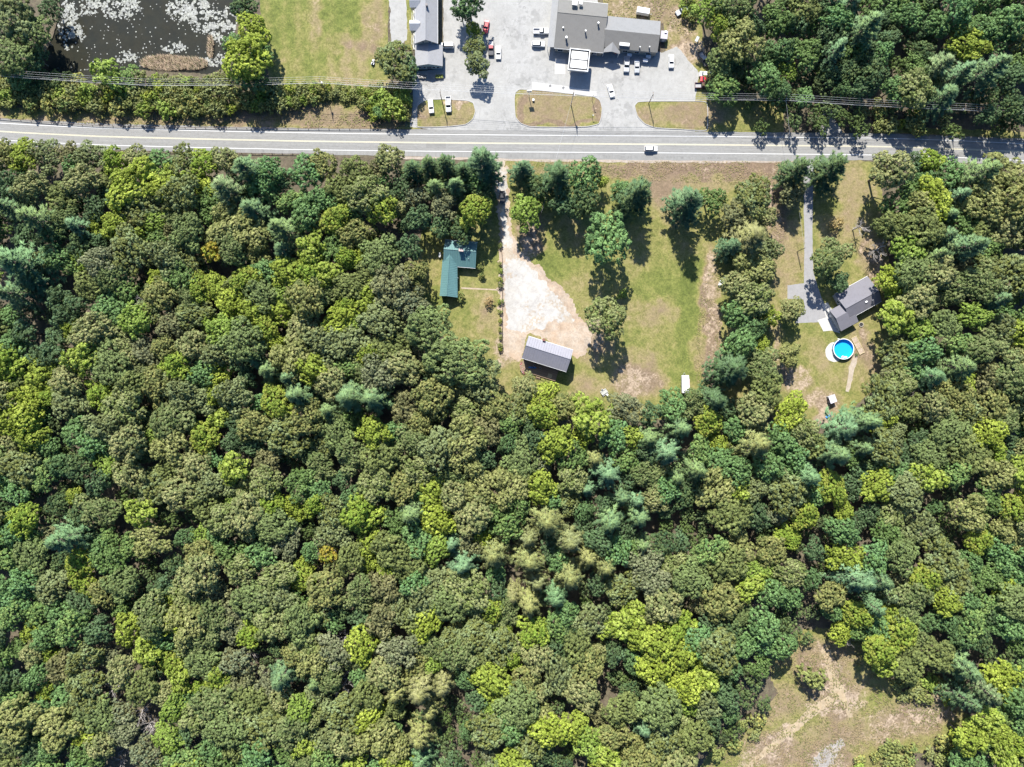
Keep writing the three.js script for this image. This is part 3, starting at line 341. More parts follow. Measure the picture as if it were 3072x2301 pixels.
// trees that stand out, one by one: kind, place, radius, height factor, label
const OWN = [
  ['o', 1172, 478, 46, 1.0, 'dark olive tree leaning over the road edge beside the pine row'], ['q', 1238, 512, 44, 0.95, 'pine in the roadside row next to the dark olive tree'], ['q', 1288, 500, 38, 0.95, 'second pine of the roadside row from the dark olive tree'], ['q', 1338, 498, 42, 1.0, 'third pine of the roadside row, slightly back from the asphalt'], ['q', 1392, 515, 40, 0.9, 'small pine between the row and the big roadside pine'], ['q', 1450, 490, 62, 1.1, 'big bushy pine at the mouth of the gravel driveway'],
  ['v', 1240, 590, 40, 0.9, 'greyish tree behind the roadside pine row'], ['v', 1330, 615, 44, 0.95, 'greyish tree north of the green-roofed house'], ['y', 1432, 632, 52, 1.0, 'yellow-green tree beside the shaded part of the gravel driveway'], ['d', 1255, 655, 44, 0.95, 'dark tree at the corner of the green-roofed house yard'], ['d', 1390, 690, 40, 0.85, 'dark tree shading the back of the green metal roof'], ['d', 1320, 680, 36, 0.8, 'low dark tree close behind the green metal roof'], ['d', 1450, 585, 36, 0.9, 'dark tree between the big pine and the driveway'],
  ['q', 1568, 512, 42, 0.95, 'pine on the other side of the driveway mouth'], ['d', 1612, 560, 42, 0.9, 'dark tree behind the driveway-mouth pine'], ['q', 1672, 535, 58, 1.0, 'wide pine near the yard service pole'], ['g', 1755, 535, 52, 1.0, 'green tree next to the wide roadside pine'], ['d', 1745, 605, 48, 1.0, 'dark tree in the clump above the lawn'], ['y', 1577, 640, 46, 0.9, 'yellow-green tree at the driveway bend'], ['g', 1622, 600, 26, 0.8, 'small green tree near the yard service pole'], ['d', 1690, 610, 44, 1.0, 'dark tree in the middle of the lawn-edge clump'], ['y', 1806, 545, 20, 0.7, 'small yellow-green tree at the end of the clump'],
  ['q', 1908, 582, 58, 1.12, 'tall lone pine on the dry verge above the lawn'], ['g', 1862, 570, 32, 0.85, 'small bright green tree hugging the tall lone pine'], ['g', 1822, 708, 68, 1.12, 'large full green tree standing in the lawn'], ['q', 2062, 610, 56, 1.1, 'tall pine on the verge with a long shadow'], ['g', 2132, 600, 38, 0.9, 'green tree between the long-shadow pine and the olive trees'], ['o', 2262, 585, 50, 0.95, 'olive tree at the head of the tree strip'], ['v', 2205, 640, 46, 0.9, 'greyish tree at the head of the tree strip'], ['o', 2300, 655, 34, 0.8, 'small olive tree beside the dirt lane'],
  ['k', 2252, 715, 66, 1.0, 'wide pale pine in the tree strip'], ['q', 2192, 742, 40, 0.85, 'pine beside the wide pale pine'], ['o', 2300, 745, 44, 0.9, 'olive tree on the lane side of the pale pine'], ['o', 2262, 805, 54, 0.95, 'olive tree in the strip below the pale pine'], ['o', 2208, 850, 46, 0.9, 'olive tree over the dirt strip beside the lawn'], ['o', 2268, 890, 54, 0.95, 'olive tree in the middle of the strip'], ['g', 2215, 945, 44, 0.9, 'green tree in the middle of the strip'], ['y', 2300, 945, 34, 0.8, 'yellow-green tree of the strip near the white box'], ['d', 2262, 985, 44, 0.9, 'dark tree in the lower strip'], ['g', 2222, 1035, 48, 0.95, 'green tree in the lower strip'], ['y', 2282, 1040, 30, 0.8, 'small yellow-green tree in the lower strip'], ['q', 2192, 1105, 62, 0.95, 'wide pale green pine at the foot of the strip'], ['o', 2288, 1095, 50, 0.95, 'olive tree at the foot of the strip'], ['o', 2300, 1170, 52, 1.0, 'olive tree where the strip meets the wood'], ['q', 2140, 1200, 54, 0.95, 'pine beside the white camper'], ['g', 2020, 1210, 44, 0.9, 'green tree below the white camper'],
  ['o', 1826, 960, 62, 1.0, 'round olive tree alone on the lawn beside the gravel'], ['q', 2388, 512, 48, 0.95, 'pine on the barn side of the asphalt driveway mouth'], ['q', 2492, 505, 56, 1.0, 'pine on the house side of the asphalt driveway mouth'], ['v', 2380, 580, 40, 0.8, 'greyish tree shading the asphalt driveway'], ['o', 2492, 770, 52, 0.95, 'grey-olive tree between the asphalt driveway and the dark-roofed house'], ['d', 2518, 845, 34, 0.7, 'dark low tree against the dark-roofed house'], ['o', 2372, 928, 38, 0.75, 'olive tree at the lower end of the asphalt driveway'], ['o', 2362, 1065, 32, 0.75, 'small round olive tree on the tan track'], ['y', 2690, 950, 56, 0.95, 'broad yellow-green tree beside the dark-roofed house'], ['y', 2672, 835, 42, 0.95, 'yellow-green tree behind the dark-roofed house'],
  ['y', 1420, 85, 26, 0.6, 'small khaki tree at the head of the lot divider'], ['o', 1424, 140, 30, 0.6, 'middle tree of the lot divider'], ['o', 1432, 195, 36, 0.7, 'lowest tree of the lot divider with the blue shadow'], ['d', 1408, 12, 52, 0.9, 'dark tree beside the long grey building'], ['d', 1385, 40, 26, 0.7, 'small dark tree near the long grey building'], ['o', 1192, 185, 54, 0.85, 'olive tree at the corner of the long grey building'], ['d', 1225, 215, 40, 0.7, 'dark tree shading the front of the long grey building'],
  ['g', 2168, 258, 50, 0.9, 'light green tree at the corner of the paved lot'], ['k', 2140, 232, 26, 0.6, 'pale bushy pine beside the red cars'],
  ['d', 732, 20, 42, 0.9, 'dark tree at the top of the pond shore'], ['y', 762, 88, 44, 0.85, 'yellow-green tree on the shore between pond and field'], ['y', 738, 175, 62, 0.95, 'big yellow-green tree on the shore corner of the pond'], ['g', 790, 165, 34, 0.85, 'green tree between the shore corner and the field'], ['d', 752, 235, 52, 0.85, 'dark tree under the power line by the field'], ['g', 700, 130, 30, 0.7, 'green tree overhanging the water'],
  ['o', 40, 45, 70, 0.95, 'big olive tree at the outer corner beyond the pond'], ['o', 100, 95, 50, 0.9, 'olive tree on the far shore of the pond'], ['d', 152, 28, 32, 0.85, 'dark tree dipping over the far pond shore'], ['o', 30, 165, 56, 0.9, 'olive tree below the far shore'], ['d', 110, 175, 40, 0.7, 'dark tree in the shade of the far shore'], ['g', 55, 225, 42, 0.6, 'low green tree under the power line at the pond end'],
  ['l', 318, 218, 46, 1.8, 'tall yellow-green bush on the near pond bank'], ['g', 385, 232, 38, 0.5, 'dark green bush on the near pond bank'], ['b', 425, 232, 26, 1.4, 'pale willow bush on the near pond bank'], ['b', 230, 245, 30, 1.2, 'bush on the bank near the pond tip'],
  ['g', 1141, 338, 20, 0.45, 'small dark bush standing alone on the roadside verge'], ['l', 1180, 325, 38, 1.3, 'bright bush at the end of the guardrail'], ['l', 1205, 295, 26, 1.1, 'bright bush beside the parked white car'], ['l', 1150, 290, 30, 1.1, 'bright bush under the power line near the corner tree'],
  ['b', 1378, 888, 16, 1, 'round bush at the porch corner of the green-roofed house'], ['t', 1467, 908, 15, 1.1, 'tan half-dry bush on the lawn'], ['b', 1436, 800, 11, 1, 'light bush at the front corner of the green metal roof'], ['b', 1446, 826, 10, 1, 'dark bush in front of the green-roofed house'], ['l', 1866, 884, 16, 0.9, 'small bush on the lawn below the big tree'], ['t', 2512, 672, 22, 1.2, 'purplish dry bush on the dry grass'],
  ['y', 395, 555, 60, 1.05, 'brightest lime tree near the road on the pond side'], ['y', 350, 680, 42, 1.0, 'lime tree below the brightest one'], ['a', 640, 755, 34, 1.05, 'yellow tree with an orange top among grey oaks'], ['p', 745, 510, 58, 1.05, 'pine close to the road above a dark gap'], ['p', 850, 690, 54, 1.1, 'blue-green pine standing among oaks'], ['p', 120, 660, 64, 1.05, 'large pale pine near the edge of the wood'], ['p', 60, 790, 74, 1.05, 'wide dark pine below the pale one'], ['a', 985, 1660, 30, 1.1, 'slim yellow tree with an orange tip'], ['y', 2530, 1540, 30, 1.1, 'small round bright lime tree'],
  ['p', 2570, 1735, 62, 1.1, 'large blue-green pine above the dirt clearing'], ['y', 2690, 1905, 60, 1.0, 'wide yellow-green tree above the clearing'], ['k', 1640, 1560, 62, 1.05, 'star-shaped khaki pine at the top of the pine grove'], ['p', 1820, 1420, 56, 1.05, 'pale star-shaped pine above the khaki one'], ['p', 1830, 1560, 54, 1.05, 'second pale star-shaped pine'], ['k', 1480, 1660, 62, 1.05, 'khaki pine in the middle of the pine grove'], ['k', 1590, 1680, 56, 1.05, 'khaki pine next in the grove'], ['k', 1710, 1725, 62, 1.05, 'khaki pine at the end of the grove'], ['p', 1390, 1690, 54, 1.0, 'blue-green pine at the start of the grove'], ['p', 1235, 1540, 50, 1.05, 'blue-green pine alone among oaks'], ['k', 1265, 2065, 62, 1.05, 'khaki pine above a deep dark gap'], ['k', 1260, 2205, 52, 1.0, 'spiky yellow pine beside the dark gap'], ['k', 2260, 1330, 70, 1.05, 'wide yellow-green feathery pine'], ['p', 2500, 1360, 62, 1.0, 'broad blue-green pine below the tan track'], ['p', 1050, 1190, 62, 1.0, 'blue-green pine west of the barn'], ['p', 990, 1230, 46, 0.95, 'second blue-green pine west of the barn'], ['y', 1770, 1250, 62, 1.0, 'bright dome-shaped tree below the lawn'], ['y', 1085, 1545, 54, 1.0, 'lime dome in the deep wood'], ['o', 1570, 1165, 42, 0.85, 'olive tree at the wood edge below the barn'], ['y', 1630, 1190, 40, 0.85, 'yellow-green tree at the wood edge below the barn'], ['o', 1370, 1080, 74, 1.1, 'large olive tree at the wood edge left of the barn'], ['o', 1440, 1140, 60, 1.0, 'olive tree below the large edge tree'], ['o', 1290, 985, 66, 1.05, 'grey-olive tree at the wood edge below the green-roofed house'], ['v', 1180, 860, 70, 1.05, 'greyish tree at the wood edge beside the green-roofed house'], ['o', 1480, 1215, 50, 1.0, 'olive tree in the corner under the barn'], ['o', 1690, 1220, 46, 0.9, 'olive tree at the wood edge near the picnic table'], ['v', 1880, 1225, 56, 0.95, 'greyish tree at the wood edge below the lawn'],
  ['p', 2640, 1740, 44, 1.0, 'slender pine next to the large blue-green one'], ['b', 2440, 2040, 40, 1.6, 'round green bush beside the dirt trail'], ['p', 2980, 900, 46, 1.0, 'pine at the outer edge of the wood behind the dark-roofed house'], ['p', 2940, 520, 60, 1.05, 'pale pine across the road bend'], ['p', 2900, 740, 60, 1.05, 'pale feathery pine in the wood behind the dark-roofed house'], ['p', 2870, 1100, 60, 1.0, 'blue-green pine in the wood behind the pool'], ['p', 2590, 90, 66, 1.05, 'pale blue pine beyond the paved lot'], ['p', 2960, 215, 66, 1.05, 'pale pine above the road bend'],
];
for (const [k, x, y, r, h, label] of OWN) tree(k, x, y, r, h, label, 'trees and bushes told apart');
// the brush below the pond and along the power line
const R1 = rng(99);
const brush = (poly, n, kinds, r0, r1, h0 = 1) => { let made = 0, tries = 0; const [x0, x1] = [Math.min(...poly.map((p) => p[0])), Math.max(...poly.map((p) => p[0]))], [y0, y1] = [Math.min(...poly.map((p) => p[1])), Math.max(...poly.map((p) => p[1]))]; while (made < n && tries++ < n * 30) { const x = lerp(x0, x1, R1()), y = lerp(y0, y1, R1()), r = lerp(r0, r1, R1()); if (!inside(poly, x, y) || planted.some((p) => Math.hypot(p[0] - x, p[1] - y) < 0.5 * (p[2] + r))) continue; tree(kinds[Math.floor(R1() * kinds.length)], x, y, r, h0 * (0.85 + 0.4 * R1())); made++; } };
for (const [i, x] of Array.from({ length: 11 }, (_, k) => [k, 5 + k * 68])) tree('oyovoyogoyo'[i], x, 466 + (i > 4 ? 18 : 0) + 8 * R1(), 40 + 8 * R1(), 0.9);
brush([[-40, 245], [60, 250], [250, 262], [470, 258], [700, 262], [860, 260], [980, 260], [930, 300], [760, 322], [600, 338], [300, 326], [-40, 308]], 105, 'bbblblbb', 14, 30, 1.15);
brush([[-40, 205], [100, 210], [240, 235], [230, 260], [-40, 255]], 16, 'bbu', 14, 26, 0.9);
brush([[440, 232], [560, 236], [690, 228], [700, 265], [440, 265]], 18, 'bblb', 11, 20, 0.9);
brush([[800, 252], [1180, 258], [1180, 300], [1040, 292], [930, 300], [800, 300]], 30, 'bblb', 10, 18, 0.8);
brush([[1060, 285], [1215, 265], [1235, 310], [1215, 350], [1120, 350]], 14, 'lbl', 14, 24, 1);
brush([[2000, -20], [2090, -20], [2110, 60], [2060, 50]], 6, 'bl', 12, 20, 1);
// the closed wood, by a survey grid of 96 units: which kind prevails in each cell
const GRID = [
  '.....................dgdgdpdgdgg', '.....................sogdgpdsdgg', '......................ssgsdggppd', '........................sssbbsss', '................................', 'poooyygpgooodpp............ygdpo', 'popdyogspgggysv............gopoo', 'ppdyooyopyyos..............sopgo', 'pogososoyyyyo..............yoooo', 'osdgxoyyyyoov..............yooyg', 'dsyogxyyooyyvo.............yoooo', 'oyoooyydpyoovoo............oopoo', 'ogooooyyypppodoooyyodopoo.gooooo', 'ysgoyoydooyyyooogyggppygooposooo', 'odsoooyyosooooodoykpopgsgpddgyyd', 'gsosoooooydogoooyoppodyooygyysyy', 'gopyosyoosoypyookkdpdsssosdgosyy', 'ggogspoooyoyoypkkdkgoyoyysypoogg', 'ggoosoxoodoogoopkksgoooyooopyygy', 'ggdgyyxoyoddoooyygoyoodossyyodgg', 'gyoxggoxsoxyoooyydodyyygg.byoogs', 'gyoxoyyxxpxgkkdyososoydsb..bbbpg', 'oogxxgoooooyossyoyogposb.....bgy', 'dgyxoggoyoogoksoosyoogb...bbbbgy', 'dgyxoggoyoogoksoosyoogb...bbbbgy',
];
const OPEN = [
  [[1276, 690], [1330, 712], [1470, 700], [1496, 560], [1486, 440], [2400, 440], [2630, 450], [2608, 560], [2640, 700], [2650, 850], [2660, 900], [2640, 960], [2650, 1060], [2650, 1100], [2570, 1170], [2505, 1215], [2490, 1262], [2455, 1262], [2420, 1210], [2345, 1165], [2120, 1195], [2080, 1185], [1980, 1185], [1800, 1195], [1660, 1180], [1540, 1150], [1490, 1150], [1440, 1060], [1400, 980], [1330, 930], [1280, 900]],
  [[-300, 300], [2080, 300], [2300, 400], [3400, 430], [3400, 470], [2950, 462], [2600, 480], [1480, 470], [1000, 462], [700, 455], [480, 446], [330, 432], [150, 428], [-300, 430]],
  [[-300, -300], [2075, -300], [2095, 60], [2120, 200], [2180, 320], [-300, 320]],
  [[2330, 2030], [2450, 1920], [2560, 1930], [2610, 2000], [2660, 2090], [2760, 2130], [2880, 2130], [2880, 2190], [2700, 2200], [2560, 2260], [2520, 2420], [2000, 2420], [2150, 2300], [2300, 2200], [2330, 2140]],
];
const R2 = rng(2024), accepted = planted.slice();
const near = new Map(), cellKey = (x, y) => Math.floor(x / 140) + ',' + Math.floor(y / 140);
const addNear = (p) => { const k = cellKey(p[0], p[1]); if (!near.has(k)) near.set(k, []); near.get(k).push(p); };
accepted.forEach(addNear);
const clash = (x, y, r, f) => { const cx = Math.floor(x / 140), cy = Math.floor(y / 140); for (let i = -1; i <= 1; i++) for (let j = -1; j <= 1; j++) for (const p of near.get(cx + i + ',' + (cy + j)) || []) if (Math.hypot(p[0] - x, p[1] - y) < f * (p[2] + r)) return true; return false; };
const SIZE = { o: [34, 62], y: [30, 54], g: [28, 48], d: [28, 44], p: [34, 58], k: [36, 58], v: [32, 56], u: [20, 30], b: [14, 28], l: [14, 28] };
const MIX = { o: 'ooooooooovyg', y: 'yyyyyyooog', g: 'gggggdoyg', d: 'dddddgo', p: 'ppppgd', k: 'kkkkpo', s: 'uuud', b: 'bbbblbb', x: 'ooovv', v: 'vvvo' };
let deadCount = 0;
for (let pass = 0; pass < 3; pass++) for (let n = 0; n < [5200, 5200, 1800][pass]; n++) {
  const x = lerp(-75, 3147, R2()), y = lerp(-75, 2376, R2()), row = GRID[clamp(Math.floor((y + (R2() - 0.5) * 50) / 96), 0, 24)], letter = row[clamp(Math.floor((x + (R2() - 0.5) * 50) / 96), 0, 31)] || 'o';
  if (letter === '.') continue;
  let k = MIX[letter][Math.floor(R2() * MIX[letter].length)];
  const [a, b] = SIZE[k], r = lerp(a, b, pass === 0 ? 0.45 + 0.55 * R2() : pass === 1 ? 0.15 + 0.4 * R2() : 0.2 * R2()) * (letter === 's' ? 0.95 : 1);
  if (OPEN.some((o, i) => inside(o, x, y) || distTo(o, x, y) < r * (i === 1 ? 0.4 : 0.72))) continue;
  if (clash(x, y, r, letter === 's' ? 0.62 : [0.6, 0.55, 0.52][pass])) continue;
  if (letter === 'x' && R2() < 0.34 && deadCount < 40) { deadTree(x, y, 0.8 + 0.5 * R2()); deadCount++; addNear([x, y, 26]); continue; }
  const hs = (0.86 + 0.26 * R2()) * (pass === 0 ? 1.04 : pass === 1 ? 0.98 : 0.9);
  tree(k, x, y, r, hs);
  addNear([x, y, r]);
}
for (const [x, y, s, label] of [[2590, 675, 1.1, 'bare grey fallen-looking tree in the dark gap by the dry lane'], [2640, 745, 1.0, 'second bare tree in the dark gap by the dry lane'], [2745, 1190, 1.0, 'bare grey tree at the edge of the wood behind the pool'], [2560, 1915, 0.9, 'bare tree at the head of the dirt clearing'], [448, 920, 1.2, undefined], [2545, 20, 1.1, 'bare grey tree beyond the paved lot'], [2160, 1720, 0.8, undefined], [2230, 1745, 0.9, undefined], [2270, 1835, 0.8, undefined], [715, 2110, 1.2, undefined], [330, 2110, 1.2, undefined], [440, 2180, 1.1, undefined], [320, 2160, 1.0, undefined], [1030, 1920, 1.0, undefined], [1050, 2035, 1.0, undefined], [605, 1800, 1.0, undefined], [600, 1860, 1.0, undefined]]) deadTree(x, y, s, label);
if (0) console.log('planted', planted.length, JSON.stringify([...names].filter(([k]) => /tree|shrub/.test(k))));

// ---------------------------------------------------------------- buildings
const roofMat = (r, g, b, rough = 0.85, extra) => { const m = matMap(shingleTex, rough, extra); m.color.setRGB(r, g, b); return m; };
const SAND = std(0.33, 0.3, 0.25, 0.9), CREAM = std(0.46, 0.44, 0.38, 0.85), GREYWALL = std(0.3, 0.31, 0.32, 0.85), DARKWALL = std(0.12, 0.13, 0.15, 0.85), TEALWALL = std(0.3, 0.4, 0.42, 0.8), REDWALL = std(0.2, 0.08, 0.06, 0.85);
function slab(pts, t) {                                 // four points of the upper face, thickness downwards
  const p = pts.map((v) => new THREE.Vector3(...v)), n = p[1].clone().sub(p[0]).cross(p[3].clone().sub(p[0])).normalize(); if (n.y < 0) { p.reverse(); n.negate(); }
  const q = p.map((v) => v.clone().addScaledVector(n, -t)), pos = [], uv = [], L = p[0].distanceTo(p[1]), W = p[0].distanceTo(p[3]);
  const face = (a, b, c, d, l, w) => { for (const v of [a, b, c, a, c, d]) pos.push(v.x, v.y, v.z); uv.push(0, 0, l / 6, 0, l / 6, w / 6, 0, 0, l / 6, w / 6, 0, w / 6); };
  face(p[0], p[1], p[2], p[3], L, W); face(q[3], q[2], q[1], q[0], L, W); for (let i = 0; i < 4; i++) { const j = (i + 1) % 4; face(p[j], p[i], q[i], q[j], L, t); }
  const g = new THREE.BufferGeometry(); g.setAttribute('position', new THREE.Float32BufferAttribute(pos, 3)); g.setAttribute('uv', new THREE.Float32BufferAttribute(uv, 2)); g.computeVertexNormals(); return g;
}
function ridgeFrame(ridge, rh) { const [a, b] = ridge.map(([x, y]) => pt(x, y, rh)); return { x: (a[0] + b[0]) / 2, z: (a[1] + b[1]) / 2, L: Math.hypot(b[0] - a[0], b[1] - a[1]), turn: -Math.atan2(b[1] - a[1], b[0] - a[0]) }; }
function windowPart(parent, w, h, x, y, z, turn = 0, mat = M.white) {
  const f = part('window', merge([box(w + 0.16, 0.1, 0.08, 0, h / 2, 0), box(w + 0.2, 0.1, 0.12, 0, -h / 2, 0), box(0.1, h, 0.08, -w / 2, 0, 0), box(0.1, h, 0.08, w / 2, 0, 0), box(0.05, h, 0.06, 0, 0, 0)]), mat, parent);
  f.position.set(x, y, z); f.rotation.y = turn; part('pane', box(w - 0.06, h - 0.06, 0.03, 0, 0, -0.02), M.glass, f); return f;
}
function doorPart(parent, x, z, turn = 0, mat = M.white, w = 0.95) { const d = part('door', rbox(w, 2.05, 0.07, 0, 1.03, 0, 0.02), mat, parent); d.position.set(x, 0.05, z); d.rotation.y = turn; part('handle', rbox(0.05, 0.05, 0.12, w * 0.38, 1, 0.07, 0.02), M.metal, d); return d; }
// a gabled block: ridge along local x, front (+z) and back (-z) eaves; returns the wall faces for doors and windows
function gable(t, { L, f, b, ef, eb, rh, x = 0, z = 0, turn = 0, wall, roof, over = 0.4, ribs = 0, ribMat, th = 0.16 }) {
  const g = turn || x || z ? new THREE.Group() : t; if (g !== t) { throw new Error('gable is placed by its parent'); }
  const h = L / 2, ow = 0.45, yf = lerp(ef, rh, ow / f), yb = lerp(eb, rh, ow / b);
  const sh = new THREE.Shape(); sh.moveTo(-(f - ow), 0); sh.lineTo(-(f - ow), yf - th - 0.02); sh.lineTo(0, rh - th - 0.05); sh.lineTo(b - ow, yb - th - 0.02); sh.lineTo(b - ow, 0); sh.closePath();
  const w = new THREE.ExtrudeGeometry(sh, { depth: L - 2 * over, bevelEnabled: false }).rotateY(Math.PI / 2).translate(-h + over, 0, 0);
  part('wall', w, wall, t);
  const rf = part('roof', slab([[-h, rh, 0], [h, rh, 0], [h, ef, f], [-h, ef, f]], th), roof, t), rb = part('roof', slab([[h, rh - 0.004, 0], [-h, rh - 0.004, 0], [-h, eb, -b], [h, eb, -b]], th), roof, t);
  part('ridge_cap', bar([-h, rh + 0.02, 0], [h, rh + 0.02, 0], 0.1, 0.1, 6), roof, rf);
  if (ribs) for (let k = 0; k <= Math.floor(L / ribs); k++) { const rx = -h + 0.06 + k * ribs; part('standing_seam', bar([rx, rh + 0.02, 0.08], [rx, ef + 0.03, f - 0.02], 0.045, 0.045, 4), ribMat || roof, rf); part('standing_seam', bar([rx, rh + 0.02, -0.08], [rx, eb + 0.03, -b + 0.02], 0.045, 0.045, 4), ribMat || roof, rb); }
  part('gutter', box(L, 0.1, 0.12, 0, ef - 0.08, f + 0.05), M.white, rf); part('gutter', box(L, 0.1, 0.12, 0, eb - 0.08, -b - 0.05), M.white, rb);
  return { zf: f - ow, zb: -(b - ow), xl: -h + over, xr: h - over };
}
const houseAt = (name, label, ridge, rh) => { const q = ridgeFrame(ridge, rh); return [thing(name, label, 'building', q.x, 0, q.z, q.turn), q.L]; };
const GREYROOF = roofMat(0.27, 0.27, 0.28), STOREROOF = roofMat(0.155, 0.15, 0.14), BARNROOF = roofMat(0.24, 0.235, 0.265, 0.55), HOUSEROOF = roofMat(0.155, 0.15, 0.17), GREENROOF = roofMat(0.1, 0.2, 0.2, 0.45), WHITEROOF = roofMat(0.5, 0.5, 0.5), WINGROOF = roofMat(0.15, 0.15, 0.17);
{ // long two-storey building with a lower front block
  const [t, L] = houseAt('inn', 'long light grey gabled building with a lower front block beside the paved lot', [[1277, -90], [1277, 119]], 8);
  const e = gable(t, { L, f: 4.15, b: 3.95, ef: 5.2, eb: 5.2, rh: 8, wall: CREAM, roof: GREYROOF });
  for (const x of [L / 2 - 6.3, L / 2 - 14.6]) {        // cross-gabled dormers over the side porch
    const d = part('dormer_roof', merge([slab([[x, 7.1, 2.2], [x, 7.1, 6.0], [x - 1.9, 5.6, 6.0], [x - 1.9, 5.6, 2.2]], 0.12), slab([[x, 7.1, 6.0], [x, 7.1, 2.2], [x + 1.9, 5.6, 2.2], [x + 1.9, 5.6, 6.0]], 0.12)]), WHITEROOF, t);
    part('dormer_wall', merge([box(3.2, 2.6, 0.12, x, 4.3, 5.7), box(0.12, 2.6, 2.0, x - 1.55, 4.3, 4.7), box(0.12, 2.6, 2.0, x + 1.55, 4.3, 4.7)]), CREAM, t);
    windowPart(t, 1.0, 1.3, x, 4.5, 5.82);
  }
  for (let k = 0; k < 8; k++) { part('porch_post', box(0.14, 3, 0.14, L / 2 - 0.8 - k * 2.6, 1.5, 5.6), M.white, t); part('porch_rail', box(2.46, 0.08, 0.08, L / 2 - 2.1 - k * 2.6, 3.05, 5.6), M.white, t); }
  part('porch_floor', box(20, 0.2, 1.8, L / 2 - 10.2, 0.1, 4.75), CREAM, t);
  for (let k = 0; k < 6; k++) { windowPart(t, 1.0, 1.4, L / 2 - 3 - k * 3.4, 1.7, e.zb - 0.05, Math.PI); windowPart(t, 1.0, 1.4, L / 2 - 3 - k * 3.4, 4.0, e.zb - 0.05, Math.PI); }
  for (const z of [-2, 2]) windowPart(t, 0.9, 1.2, e.xr + 0.05, 5.6, z * 0.6, Math.PI / 2);
  part('chimney', merge([rbox(0.7, 1.6, 0.6, L / 2 - 12, 8.2, -0.4, 0.04), rbox(0.9, 0.15, 0.8, L / 2 - 12, 9.0, -0.4, 0.04)]), std(0.22, 0.2, 0.19, 0.9), t);
  // lower front block, ridge continues towards the lot
  const [ax, az] = pt(1285, 192, 5.0), inv = t.worldToLocal.bind(t); t.updateMatrixWorld(true);
  const p = inv(new THREE.Vector3(ax, 0, az)), x1 = p.x, x0 = L / 2 - 0.3, z0 = p.z;
  part('annex_roof', slab([[x0, 5, z0], [x1, 5, z0], [x1, 3.3, z0 + 5], [x0, 3.3, z0 + 5]], 0.14), GREYROOF, t);
  part('annex_roof', slab([[x1, 4.996, z0], [x0, 4.996, z0], [x0, 3.3, z0 - 5], [x1, 3.3, z0 - 5]], 0.14), GREYROOF, t);
  const sh = new THREE.Shape(); sh.moveTo(-4.6, 0); sh.lineTo(-4.6, 3.25); sh.lineTo(0, 4.78); sh.lineTo(4.6, 3.25); sh.lineTo(4.6, 0); sh.closePath();
  part('annex_wall', new THREE.ExtrudeGeometry(sh, { depth: x1 - x0 - 0.3, bevelEnabled: false }).rotateY(Math.PI / 2).translate(x0, 0, z0), TEALWALL, t);
  for (const z of [-3.2, -1.6, 1.7, 3.3]) windowPart(t, 1.0, 1.3, x1 - 0.25, 1.7, z0 + z, Math.PI / 2);
  doorPart(t, x1 - 0.24, z0 + 0.05, Math.PI / 2, std(0.12, 0.14, 0.17, 0.6), 1.5);
  part('side_lean_to', box(2.4, 2.4, 1.6, x1 - 1.6, 1.2, z0 + 5.5), TEALWALL, t);
}
